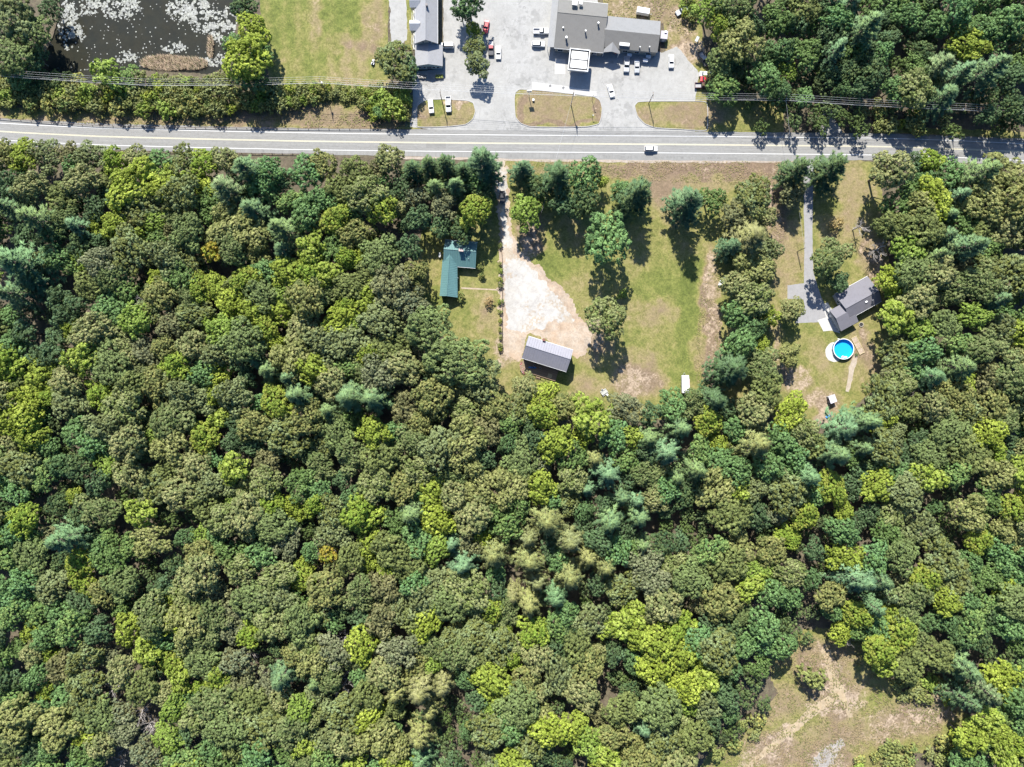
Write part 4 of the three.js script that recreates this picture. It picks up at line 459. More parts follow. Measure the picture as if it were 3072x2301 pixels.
{ // store: two gabled blocks, a side lean-to and an entry gable
  const [t, L] = houseAt('store', 'wide dark grey roofed store with two joined gabled blocks behind the fuel canopy', [[1673, 37], [1822, 52]], 6.4);
  const e = gable(t, { L, f: 11.6, b: 5.9, ef: 4, eb: 4.4, rh: 6.4, wall: SAND, roof: STOREROOF });
  part('lean_to_roof', slab([[-L / 2 - 2.4, 3.5, -11], [-L / 2 - 0.05, 3.9, -11], [-L / 2 - 0.05, 3.9, 11.3], [-L / 2 - 2.4, 3.5, 11.3]], 0.12), roofMat(0.25, 0.25, 0.25), t);
  for (let k = 0; k < 6; k++) part('lean_to_post', box(0.14, 3.4, 0.14, -L / 2 - 2.25, 1.7, -10.8 + k * 4.3), M.white, t);
  for (let k = 0; k < 4; k++) windowPart(t, 1.8, 1.4, e.xl + 2 + k * 4.1, 1.7, e.zf + 0.05);
  doorPart(t, e.xr - 2.3, e.zf + 0.05, 0, M.metal, 1.6);
  for (const [x, z, h, r] of [[-4.9, 8.4, 1.6, 0.32], [1.7, 5.6, 1.4, 0.24], [5.9, 2.6, 1.3, 0.26], [-6.4, 4.9, 0.5, 0.2]]) part('roof_vent', merge([cyl(r, r, h, x, lerp(6.4, 4, z / 11.6) - 0.1, z), cyl(r * 1.5, r * 1.3, 0.22, x, lerp(6.4, 4, z / 11.6) + h - 0.1, z)]), M.metal, t);
  part('rooftop_unit', merge([rbox(1.8, 1.1, 1.6, -3.2, 6.6, -3.6), rbox(1.2, 0.9, 1.2, -1.0, 6.5, -4.0)]), M.metal, t);
  t.updateMatrixWorld(true);
  const P = (x, y, h) => { const [wx, wz] = pt(x, y, h); const v = t.worldToLocal(new THREE.Vector3(wx, 0, wz)); return [v.x, v.z]; };
  const [rx0, rz] = P(1814, 88, 5.8), [rx1] = P(1980, 106, 5.8), zf = rz + 5.5, zb = rz - 5.9;
  part('side_block_roof', slab([[rx0, 5.8, rz], [rx1, 5.8, rz], [rx1, 3.9, zf], [rx0, 3.9, zf]], 0.15), STOREROOF, t);
  part('side_block_roof', slab([[rx1, 5.796, rz], [rx0, 5.796, rz], [rx0, 3.9, zb], [rx1, 3.9, zb]], 0.15), roofMat(0.2, 0.2, 0.2), t);
  const sh = new THREE.Shape(); sh.moveTo(-5.1, 0); sh.lineTo(-5.1, 3.85); sh.lineTo(0, 5.58); sh.lineTo(5.4, 3.85); sh.lineTo(5.4, 0); sh.closePath();
  part('side_block_wall', new THREE.ExtrudeGeometry(sh, { depth: rx1 - L / 2 - 0.3, bevelEnabled: false }).rotateY(Math.PI / 2).translate(L / 2 + 0.05, 0, rz), SAND, t);
  const [gx, gz] = P(1838, 126, 5), [, gz1] = P(1840, 156, 4);
  part('entry_gable', merge([slab([[gx, 5.05, gz], [gx, 5.05, gz1 + 0.4], [gx - 3.1, 3.8, gz1 + 0.4], [gx - 3.1, 3.8, gz + 2.6]], 0.12), slab([[gx, 5.05, gz1 + 0.4], [gx, 5.05, gz], [gx + 3.1, 3.8, gz + 2.6], [gx + 3.1, 3.8, gz1 + 0.4]], 0.12)]), roofMat(0.19, 0.19, 0.19), t);
  for (const s of [-2.7, 2.7]) part('entry_post', box(0.2, 3.8, 0.2, gx + s, 1.9, gz1 + 0.1), M.white, t);
  part('entry_lamp', rbox(0.5, 0.2, 0.3, gx + 1.6, 3.6, gz1 + 0.3), std(0.4, 0.06, 0.05, 0.6), t);
  for (let k = 0; k < 3; k++) windowPart(t, 1.7, 1.4, rx1 - 3 - k * 4.2, 1.7, rz + 5.15);
  part('roof_unit', rbox(3.6, 0.9, 1.2, rx1 - 12.2, 4.6, zf - 1.3), M.metal, t);
  for (const [x, z] of [[rx1 - 6.6, zf - 0.8], [rx1 - 3.2, zf - 1.2], [rx0 + 0.9, rz + 0.4]]) part('roof_vent', cyl(0.24, 0.24, 1.2, x, 4.2, z), M.metal, t);
}
{ // fuel canopy on four posts
  const [cx, cz] = pt(1737, 180, 5.2), t = thing('fuel_canopy', 'square white fuel canopy on posts in front of the store', 'canopy', cx, 0, cz, -0.104);
  const w = 7.3, d = 7.5;
  part('fascia', box(w, 0.9, 0.3, 0, 5.0, -d / 2), M.white, t); part('fascia', box(w, 0.9, 0.3, 0, 5.0, d / 2), M.white, t); part('fascia', box(0.3, 0.9, d - 0.3, -w / 2 + 0.15, 5.0, 0), M.white, t); part('fascia', box(0.3, 0.9, d - 0.3, w / 2 - 0.15, 5.0, 0), M.white, t);
  for (const z of [-1.75, 1.45]) part('deck_panel', box(w - 1.5, 0.12, 2.8, 0.05, 5.0, z), M.white, t);
  for (const z of [-3.45, -0.15, 3.1]) part('gutter_beam', box(w - 0.7, 0.3, 0.22, 0, 4.9, z), M.black, t);
  for (const x of [-3.1, 3.1]) part('gutter_beam', box(0.22, 0.3, d - 0.8, x, 4.86, 0), M.black, t);
  part('deck', box(w - 0.7, 0.1, d - 0.7, 0, 4.62, 0), std(0.35, 0.35, 0.35), t);
  for (const x of [-2.6, 2.6]) for (const z of [-2.4, 2.4]) part('post', cyl(0.16, 0.16, 4.6, x, 0, z), M.metal, t);
  for (const x of [-2.2, 2.2]) { const [ix, iz] = [cx + x, cz]; const p = thing('fuel_pump', x < 0 ? 'fuel pump under the canopy on the side of the concrete pad' : 'fuel pump under the canopy on the far side from the concrete pad', 'fuel pump', ix, 0.02, iz, -0.104, 'fuel pumps'); part('island', rbox(1.2, 0.16, 4, 0, 0.08, 0), M.concrete, p); part('cabinet', rbox(0.6, 1.7, 0.9, 0, 1.0, 0), M.white, p); part('screen', box(0.05, 0.4, 0.5, 0.31, 1.35, 0), M.black, p); part('hose', new THREE.TubeGeometry(new THREE.CatmullRomCurve3([new THREE.Vector3(0.3, 1.5, 0.4), new THREE.Vector3(0.6, 0.6, 0.5), new THREE.Vector3(0.35, 1.0, 0.55)]), 10, 0.03, 5), M.rubber, p); }
}
{ // small flat-roofed shed beside the store
  const [x, z] = pt(1993, 104, 2.6), t = thing('shed', 'small flat-roofed grey shed against the end wall of the store', 'shed', x, 0, z, -0.1);
  part('wall', box(2.3, 2.4, 2.7, 0, 1.2, 0), GREYWALL, t); part('roof', box(2.5, 0.14, 2.9, 0, 2.48, 0), roofMat(0.4, 0.38, 0.42), t); part('vent', rbox(0.8, 0.4, 0.8, 0.4, 2.75, -1.0), M.white, t); doorPart(t, 0, 1.38, 0, M.white);
}
{ // green-roofed house
  const [t, L] = houseAt('green_roofed_house', 'L-shaped house with ribbed green metal roof beside the gravel driveway', [[1331, 747], [1429, 755]], 5.6);
  const e = gable(t, { L, f: 5.5, b: 3.8, ef: 3, eb: 3.2, rh: 5.6, wall: CREAM, roof: GREENROOF, ribs: 0.62 });
  part('chimney', merge([rbox(1.5, 2.2, 0.8, 0.5, 5.9, 0.1, 0.04), rbox(1.7, 0.14, 1.0, 0.5, 7.0, 0.1, 0.03)]), std(0.42, 0.33, 0.3, 0.9), t);
  part('roof_vent', cyl(0.12, 0.12, 0.7, 3.2, 4.2, 2.6), M.metal, t);
  for (let k = 0; k < 3; k++) windowPart(t, 1.1, 1.2, -1 + k * 2.6, 1.6, e.zf + 0.05);
  doorPart(t, 3.0, e.zf + 0.05, 0, std(0.3, 0.08, 0.06, 0.6));
  windowPart(t, 1, 1.2, e.xr + 0.05, 1.6, 1, Math.PI / 2); windowPart(t, 1, 1.2, e.xl - 0.05, 1.6, -1, -Math.PI / 2);
  t.updateMatrixWorld(true);
  const P = (x, y, h) => { const [wx, wz] = pt(x, y, h); const v = t.worldToLocal(new THREE.Vector3(wx, 0, wz)); return [v.x, v.z]; };
  const [ax, az] = P(1349, 764, 4.9), [bx, bz] = P(1340, 888, 4.9), z0 = Math.min(az, 1.6), z1 = bz, lx = (z) => lerp(ax, bx, clamp((z - az) / (bz - az))), zk = lerp(z0, z1, 0.52);
  const wl = part('wing_roof', slab([[lx(z1), 4.9, z1], [lx(z0), 4.9, z0], [lx(z0) - 2.6, 3.3, z0 + 2.2], [lx(z1) - 2.7, 3.3, z1]], 0.12), GREENROOF, t);
  const wr = part('wing_roof', slab([[lx(z0), 4.896, z0], [lx(z1), 4.896, z1], [lx(z1) + 3.8, 2.9, z1], [lx(z0) + 2.8, 3.3, z0 + 2.2]], 0.12), GREENROOF, t);
  for (let z = z0 + 1.4; z < z1; z += 0.62) { const k = (z - z0) / (z1 - z0); part('standing_seam', bar([lx(z), 4.94, z], [lx(z) - 2.6, 3.34, Math.max(z, z0 + 2.2)], 0.05, 0.05, 4), GREENROOF, wl); part('standing_seam', bar([lx(z), 4.94, z], [lx(z) + lerp(2.8, 3.7, k), lerp(3.36, 2.97, k), Math.max(z, z0 + 2.2)], 0.05, 0.05, 4), GREENROOF, wr); }
  part('wing_wall', box(5.0, 2.9, z1 - 4.0, lx(9) + 0.2, 1.45, (z1 + 4.0) / 2 - 0.4), CREAM, t);
  part('ridge_cap', bar([lx(z0), 4.95, z0], [lx(z1), 4.95, z1], 0.1, 0.1, 6), GREENROOF, wl);
  windowPart(t, 1.0, 1.2, lx(z1) + 0.2, 1.6, z1 - 0.35); windowPart(t, 1.0, 1.2, lx(9) - 2.35, 1.6, 8, -Math.PI / 2);
  part('porch_post', merge([box(0.14, 2.8, 0.14, lx(z1) + 3.5, 1.4, z1 - 0.4), box(0.14, 2.8, 0.14, lx(zk) + 3.3, 1.4, zk)]), M.white, t);
}
{ // barn with a deck on the shaded side
  const [t, L] = houseAt('barn', 'barn-like building with pale grey metal gable roof at the end of the gravel', [[1577, 1036], [1712, 1078]], 8);
  const e = gable(t, { L, f: 4.6, b: 3.6, ef: 5.5, eb: 5.8, rh: 8, wall: DARKWALL, roof: BARNROOF, ribs: 0.9 });
  for (let k = 0; k < 4; k++) windowPart(t, 1.1, 1.3, -5.5 + k * 3.6, 3.6, e.zf + 0.05);
  for (let k = 0; k < 3; k++) windowPart(t, 1.1, 1.3, -4.5 + k * 4.4, 3.6, e.zb - 0.05, Math.PI);
  doorPart(t, 1.6, e.zf + 0.05, 0, M.white); doorPart(t, -2, e.zb - 0.05, Math.PI, M.white, 3); windowPart(t, 1, 1.3, e.xr + 0.05, 4.2, 0, Math.PI / 2); windowPart(t, 1, 1.3, e.xl - 0.05, 4.2, 0, -Math.PI / 2);
  part('chimney', merge([rbox(0.8, 3.0, 0.7, -2.7, 5.3, -3.9, 0.04), rbox(0.95, 0.14, 0.85, -2.7, 6.8, -3.9, 0.03)]), std(0.2, 0.09, 0.07, 0.9), t);
  t.updateMatrixWorld(true);
  const at = (x, z) => { const v = t.localToWorld(new THREE.Vector3(x, 0, z)); return [v.x, v.z]; };
  const [dx, dz] = at(-0.9, 6.5), dk = thing('deck', 'low dark timber deck in the shade of the barn', 'deck', dx, 0, dz, t.rotation.y);
  for (let k = 0; k < 16; k++) part('plank', box(13.6, 0.05, 0.27, 0, 0.6, -2.2 + k * 0.29), k % 3 ? M.wood : std(0.2, 0.145, 0.1, 0.9), dk);
  part('joist', merge([box(13.4, 0.18, 0.1, 0, 0.48, -2.1), box(13.4, 0.18, 0.1, 0, 0.48, 2.2), box(0.1, 0.18, 4.2, -6.6, 0.48, 0), box(0.1, 0.18, 4.2, 6.6, 0.48, 0)]), M.wood, dk);
  for (let k = 0; k < 8; k++) part('post', box(0.12, 1.5, 0.12, -6.6 + k * 1.885, 0.75, 2.36), M.wood, dk);
  part('rail', box(13.4, 0.08, 0.1, 0, 1.52, 2.36), M.wood, dk); part('steps', merge([box(1.6, 0.18, 0.4, 0.4, 0.4, 2.95), box(1.6, 0.18, 0.4, 0.4, 0.2, 3.35)]), M.wood, dk);
  const put = (lx, lz) => at(lx, lz);
  let [kx, kz] = put(-3.6, 6.6); const ka = thing('kayak', 'small bright blue kayak lying on the barn deck', 'kayak', kx, 0.63, kz, t.rotation.y + 0.25); part('hull', new THREE.SphereGeometry(1, 16, 10).scale(1.6, 0.22, 0.36).translate(0, 0.22, 0), std(0.02, 0.16, 0.42, 0.4), ka); part('cockpit', new THREE.TorusGeometry(0.3, 0.05, 6, 14).rotateX(Math.PI / 2).scale(1.5, 1, 0.8).translate(0, 0.42, 0), M.black, ka);
  for (const [x, z, label] of [[-3.2, 5.6, 'round white planter near the blue kayak'], [-0.8, 6.0, 'round white planter beside the deck rail lamp']]) { const [qx, qz] = put(x, z), q = thing('planter', label, 'planter', qx, 0.63, qz, 0, 'white planters on the deck'); part('pot', new THREE.LatheGeometry([[0, 0], [0.28, 0], [0.38, 0.5], [0.42, 0.52], [0.36, 0.46], [0, 0.44]].map(([a, b]) => new THREE.Vector2(a, b)), 14), M.white, q); part('soil', cyl(0.34, 0.34, 0.03, 0, 0.43, 0, 12), M.litter, q); }
  [kx, kz] = put(3.4, 7.6); const be = thing('pallet', 'slatted pale pallet on the deck edge of the barn', 'pallet', kx, 0.63, kz, t.rotation.y); for (let k = 0; k < 6; k++) part('slat', box(1.5, 0.05, 0.16, 0, 0.16, -0.65 + k * 0.26), M.paleWood, be); for (const x of [-0.6, 0, 0.6]) part('bearer', box(0.1, 0.13, 1.5, x, 0.065, 0), M.paleWood, be);
  [kx, kz] = pt(1569, 1103); const fl = thing('flower_bed', 'bed of pink and white flowers at the end of the barn deck', 'flower bed', kx, 0, kz, 0.2); part('soil', new THREE.SphereGeometry(1, 14, 8).scale(1.1, 0.3, 2.4), M.litter, fl);
  const R = rng(5), blo = new Leaves(); for (let i = 0; i < 420; i++) { const a = R() * 6.28, q = Math.sqrt(R()), c = R() < 0.3 ? [0.5, 0.1, 0.14] : R() < 0.5 ? [0.55, 0.42, 0.42] : [0.08, 0.12, 0.04]; blo.quad([Math.cos(a) * q * 1.1, 0.35 + R() * 0.4 * (1 - q * 0.6), Math.sin(a) * q * 2.4], norm([R() - 0.5, 1, R() - 0.5]), 0.14, 0.8, R() * 3, c, [0, 1, 0]); } part('blooms', blo.build(), leafMat, fl);
}
{ // dark-roofed house with a wing and white-railed ramp
  const [t, L] = houseAt('dark_roofed_house', 'house with dark violet-grey shingle roof and a lower wing by the pool', [[2537, 926], [2637, 871]], 5.3);
  const e = gable(t, { L, f: 4.2, b: 6.2, ef: 3.3, eb: 3, rh: 5.3, wall: GREYWALL, roof: HOUSEROOF });
  for (let k = 0; k < 4; k++) { windowPart(t, 1.1, 1.2, -4.4 + k * 2.9, 1.7, e.zf + 0.05); windowPart(t, 1.1, 1.2, -4.4 + k * 2.9, 1.7, e.zb - 0.05, Math.PI); }
  windowPart(t, 1.1, 1.2, e.xl - 0.05, 1.7, -3, -Math.PI / 2); doorPart(t, e.xl - 0.05, -1.0, -Math.PI / 2);
  part('roof_vent', merge([cyl(0.1, 0.1, 1.3, 3.2, 4.0, 2.0), box(0.5, 0.1, 0.2, 3.2, 5.3, 2.0)]), M.metal, t); part('skylight', rbox(0.9, 0.12, 0.6, 1.2, 4.68, 1.5), M.lampGlass, t);
  t.updateMatrixWorld(true);
  const P = (x, y, h) => { const [wx, wz] = pt(x, y, h); const v = t.worldToLocal(new THREE.Vector3(wx, 0, wz)); return [v.x, v.z]; };
  const [ax, rz] = P(2508, 955, 4.6), bx = -L / 2 + 0.3;
  part('wing_roof', slab([[ax, 4.6, rz], [bx, 4.6, rz], [bx, 3.0, rz + 5.2], [ax, 3.0, rz + 5.2]], 0.14), HOUSEROOF, t); part('wing_roof', slab([[bx, 4.596, rz], [ax, 4.596, rz], [ax, 3.1, rz - 3.4], [bx, 3.1, rz - 3.4]], 0.14), HOUSEROOF, t);
  part('wing_eave_roof', slab([[bx, 3.9, rz + 2.4], [bx + 2.6, 3.8, rz + 2.4], [bx + 2.6, 2.95, rz + 5.25], [bx, 2.95, rz + 5.25]], 0.12), HOUSEROOF, t);
  part('wing_wall', box(bx - ax - 0.5, 2.8, 7.8, (ax + bx) / 2, 1.4, rz + 0.9), GREYWALL, t);
  windowPart(t, 1.2, 1.2, (ax + bx) / 2, 1.6, rz + 4.85); doorPart(t, ax + 0.2, rz - 1.2, -Math.PI / 2, M.white);
  const [sx, sz] = pt(2502, 958, 1), rp = thing('ramp', 'narrow entry ramp with white railings along the wing of the dark-roofed house', 'ramp', sx, 0, sz, Math.atan2(30, -62) * -1 + Math.PI / 2 + 0.62);
  rp.rotation.y = -Math.atan2(62, 34);
  part('floor', box(9, 0.15, 1.2, 0, 0.7, 0), std(0.3, 0.29, 0.28, 0.9), rp); for (const s of [-0.62, 0.62]) { part('handrail', box(9, 0.08, 0.1, 0, 1.7, s), M.white, rp); part('lower_rail', box(9, 0.06, 0.06, 0, 1.2, s), M.white, rp); for (let k = 0; k < 7; k++) part('post', box(0.1, 1.7, 0.1, -4.4 + k * 1.466, 0.85, s), M.white, rp); }
}

// ---------------------------------------------------------------- vehicles
const paintMat = {}; const carPaint = (r, g, b) => { const k = [r, g, b].join(); return paintMat[k] || (paintMat[k] = (() => { const m = new THREE.MeshPhysicalMaterial({ roughness: 0.35, clearcoat: 0.6, clearcoatRoughness: 0.15 }); m.color.setRGB(r, g, b); return m; })()); };
function frustum(x0, x1, w, y0, X0, X1, W, y1) {
  const p = [[x0, y0, -w], [x1, y0, -w], [x1, y0, w], [x0, y0, w], [X0, y1, -W], [X1, y1, -W], [X1, y1, W], [X0, y1, W]], q = [[4, 7, 6, 5], [0, 1, 2, 3], [3, 2, 6, 7], [1, 0, 4, 5], [2, 1, 5, 6], [0, 3, 7, 4]], pos = [];
  for (const f of q) for (const i of [f[0], f[1], f[2], f[0], f[2], f[3]]) pos.push(...p[i]);
  const g = new THREE.BufferGeometry(); g.setAttribute('position', new THREE.Float32BufferAttribute(pos, 3)); g.setAttribute('uv', new THREE.Float32BufferAttribute(new Float32Array(pos.length / 3 * 2), 2)); g.computeVertexNormals(); return g;
}
function profileBody(pts, w) { const s = new THREE.Shape(); pts.forEach(([x, y], i) => (i ? s.lineTo(x, y) : s.moveTo(x, y))); s.closePath(); return new THREE.ExtrudeGeometry(s, { depth: w - 0.24, bevelEnabled: true, bevelSize: 0.1, bevelThickness: 0.12, bevelSegments: 3, curveSegments: 4 }).translate(0, 0, -(w - 0.24) / 2); }
const wheelGeo = new THREE.CylinderGeometry(0.34, 0.34, 0.24, 16).rotateX(Math.PI / 2), rimGeo = new THREE.CylinderGeometry(0.2, 0.2, 0.26, 10).rotateX(Math.PI / 2);
// kind, map place, heading (degrees, 0 = towards the right of the map, 90 = down), colour, label
function vehicle(kind, px, py, heading, rgb, label, group, opt = {}) {
  const [x, z] = pt(px, py, 0.9), P = carPaint(...rgb), L = { sedan: 4.7, suv: 4.8, van: 5.0, pickup: 5.7 }[kind], H = { sedan: 1.45, suv: 1.72, van: 1.85, pickup: 1.85 }[kind], W = kind === 'pickup' ? 1.98 : 1.86, h = L / 2;
  const t = thing({ sedan: 'parked_car', suv: 'sport_utility_car', van: 'passenger_van', pickup: 'pickup_truck' }[kind], label, kind === 'pickup' ? 'pickup' : kind === 'van' ? 'van' : 'car', x, opt.y ?? 0.03, z, -heading * Math.PI / 180, group);
  const hood = kind === 'sedan' ? 0.9 : 1.05, belt = kind === 'sedan' ? 0.95 : 1.08;
  if (kind === 'pickup') {
    part('body', profileBody([[-0.35, 0.35], [h - 0.1, 0.35], [h - 0.05, 0.75], [h - 0.2, 1.02], [0.95, 1.12], [-0.35, 1.12]], W), P, t);
    part('bed_floor', box(2.2, 0.1, W - 0.2, -h + 1.2, 0.62, 0), opt.bed || std(0.3, 0.3, 0.31, 0.6), t);
    for (const s of [-1, 1]) part('bed_side', rbox(2.4, 0.62, 0.14, -h + 1.2, 0.82, s * (W / 2 - 0.09), 0.04), P, t);
    part('tailgate', rbox(0.12, 0.6, W - 0.1, -h + 0.08, 0.82, 0, 0.04), opt.gate || P, t);
    part('window', frustum(-0.5, 1.25, W / 2 - 0.1, 1.12, -0.38, 0.62, W / 2 - 0.3, H), M.glass, t); part('roof', rbox(1.15, 0.1, W - 0.5, 0.1, H + 0.01, 0, 0.05), opt.roof || P, t);
  } else {
    const r = { sedan: [-h + 0.75, h - 1.25, -h + 1.35, h - 2.1], suv: [-h + 0.1, h - 1.2, -h + 0.45, h - 1.95], van: [-h + 0.08, h - 0.8, -h + 0.3, h - 1.7] }[kind];
    part('body', profileBody([[-h + 0.12, 0.34], [h - 0.12, 0.34], [h - 0.08, 0.6], [h - 0.2, hood - 0.12], [h - 1.2, belt], [-h + 0.6, belt], [-h + 0.14, belt - 0.06]], W), P, t);
    part('window', frustum(r[0], r[1], W / 2 - 0.1, belt - 0.04, r[2], r[3], W / 2 - 0.3, H - 0.04), M.glass, t); part('roof', rbox(r[3] - r[2] + 0.1, 0.1, W - 0.48, (r[2] + r[3]) / 2, H - 0.02, 0, 0.05), opt.roof || P, t);
  }
  for (const sx of [-1, 1]) for (const s of [-1, 1]) { const w = part('wheel', wheelGeo, M.rubber, t); w.position.set(sx * (h - 0.95), 0.34, s * (W / 2 - 0.13)); part('rim', rimGeo, M.metal, w); }
  for (const s of [-1, 1]) { part('headlight', rbox(0.12, 0.16, 0.36, h - 0.08, 0.72, s * (W / 2 - 0.32), 0.04), M.lampGlass, t); part('taillight', rbox(0.08, 0.24, 0.2, -h + 0.02, 0.8, s * (W / 2 - 0.2), 0.03), M.tailLamp, t); part('mirror', rbox(0.12, 0.14, 0.2, h - 1.75, belt + 0.08, s * (W / 2 + 0.1), 0.03), P, t); }
  return t;
}
const WHITE = [0.66, 0.66, 0.65], SILVER = [0.42, 0.43, 0.44], RED = [0.42, 0.02, 0.03], MAROON = [0.1, 0.03, 0.04], BLACK = [0.02, 0.02, 0.024];
vehicle('suv', 1953, 446, 0, WHITE, 'white car driving along the road, alone on the asphalt', undefined, { y: 0.05 });
vehicle('suv', 1293, 320, 84, WHITE, 'white car parked on the grass island beside the utility pole', undefined, { y: 0.1 });
vehicle('pickup', 1345, 313, 88, WHITE, 'white pickup parked on the grass island beside the white car', undefined, { y: 0.1 });
vehicle('pickup', 1473, 143, 90, [0.05, 0.05, 0.055], 'dark pickup with a red hood parked by the lot divider trees', undefined, { bed: std(0.55, 0.55, 0.55, 0.6), roof: carPaint(...RED) });
vehicle('sedan', 1495, 158, 90, WHITE, 'white car parked next to the dark pickup by the lot divider');
vehicle('sedan', 1458, 80, 100, RED, 'red car half under the lot divider tree');
vehicle('pickup', 1623, 93, 0, WHITE, 'white pickup parked nose-in at the side of the store');
vehicle('suv', 1615, 132, 2, WHITE, 'white car parked below the white pickup at the side of the store');
vehicle('pickup', 1880, 193, 93, SILVER, 'silver pickup parked in front of the right-hand store block');
vehicle('sedan', 1911, 199, 90, SILVER, 'silver car parked next to the silver pickup before the store');
vehicle('suv', 2014, 184, 90, WHITE, 'white car parked apart beyond the corner of the store');
vehicle('sedan', 1833, 272, 74, WHITE, 'white car crossing the lot towards the road between the islands');
vehicle('pickup', 2108, 256, 0, MAROON, 'dark red pickup at the edge of the lot under the light green tree');
vehicle('sedan', 2120, 238, 4, RED, 'bright red car between the dark red pickup and the white car');
vehicle('sedan', 2118, 222, 4, WHITE, 'white car at the lot edge next to the bright red car');
vehicle('pickup', 2111, 176, 62, [0.06, 0.06, 0.065], 'black old truck standing askew among scrap at the lot edge', undefined, { bed: std(0.4, 0.4, 0.4, 0.8), roof: carPaint(0.45, 0.45, 0.44) });
vehicle('van', 1341, 136, 180, WHITE, 'white van beside the long grey building');
vehicle('sedan', 1507, 592, 90, BLACK, 'black car in the shaded part of the gravel driveway');
vehicle('sedan', 2046, 32, 150, SILVER, 'grey old car at the wood edge behind the store');
{ const [x, z] = pt(1931, 36, 1.2), t = thing('box_trailer', 'long white cargo trailer on the dry ground behind the store', 'trailer', x, 0.02, z, -0.17); part('box', rbox(4.6, 1.9, 2.0, -0.3, 1.5, 0, 0.08), M.white, t); part('drawbar', merge([bar([2.0, 0.6, 0.6], [3.2, 0.55, 0], 0.05), bar([2.0, 0.6, -0.6], [3.2, 0.55, 0], 0.05)]), M.metal, t); for (const s of [-1, 1]) for (const k of [-0.9, 0]) { const w = part('wheel', wheelGeo, M.rubber, t); w.position.set(k, 0.34, s * 0.95); } }
{ const [x, z] = pt(1119, 187, 0.6), t = thing('riding_mower', 'white and black riding mower on the field near the corner tree', 'mower', x, 0.02, z, 1.3); part('hood', rbox(0.9, 0.5, 0.7, 0.6, 0.65, 0, 0.12), M.white, t); part('seat', merge([rbox(0.5, 0.12, 0.5, -0.45, 0.75, 0), rbox(0.1, 0.45, 0.5, -0.72, 0.98, 0)]), M.black, t); part('deck', cyl(0.65, 0.6, 0.2, 0.05, 0.18, 0, 18), M.black, t); part('fender', rbox(0.8, 0.14, 1.1, -0.45, 0.6, 0), M.white, t); for (const s of [-1, 1]) { const w = part('wheel', wheelGeo, M.rubber, t); w.position.set(-0.5, 0.34, s * 0.5); const v = part('wheel', wheelGeo, M.rubber, t); v.scale.setScalar(0.65); v.position.set(0.75, 0.22, s * 0.45); } part('steering_wheel', new THREE.TorusGeometry(0.18, 0.025, 6, 14).rotateX(1.1).translate(0.1, 1.0, 0), M.black, t); }
{ const [x, z] = pt(2057, 1153, 2.2), t = thing('camper_trailer', 'long white camper trailer at the lower edge of the lawn', 'camper', x, 0.02, z, Math.PI / 2 + 0.02);
  part('body', rbox(6.6, 2.0, 2.6, 0, 1.55, 0, 0.35), M.white, t); part('roof', rbox(6.2, 0.14, 2.3, 0, 2.58, 0, 0.06), std(0.72, 0.72, 0.74, 0.5), t); part('roof_vent', rbox(0.5, 0.16, 0.5, 1.0, 2.7, 0), M.white, t); part('air_conditioner', rbox(0.9, 0.26, 0.7, -0.8, 2.74, 0, 0.08), std(0.6, 0.6, 0.6), t); part('awning', rbox(4, 0.14, 0.16, 0, 2.35, 1.36), std(0.5, 0.35, 0.42), t);
  for (const k of [-1.8, 0.3, 2.0]) windowPart(t, 0.8, 0.5, k, 1.75, 1.32, 0, M.metal); doorPart(t, -0.8, 1.33, 0, M.white, 0.65).position.y = 0.55; part('drawbar', merge([bar([3.2, 0.5, 0.6], [4.3, 0.5, 0], 0.05), bar([3.2, 0.5, -0.6], [4.3, 0.5, 0], 0.05)]), M.metal, t); for (const s of [-1, 1]) for (const k of [-0.45, 0.4]) { const w = part('wheel', wheelGeo, M.rubber, t); w.position.set(k, 0.34, s * 1.15); } }
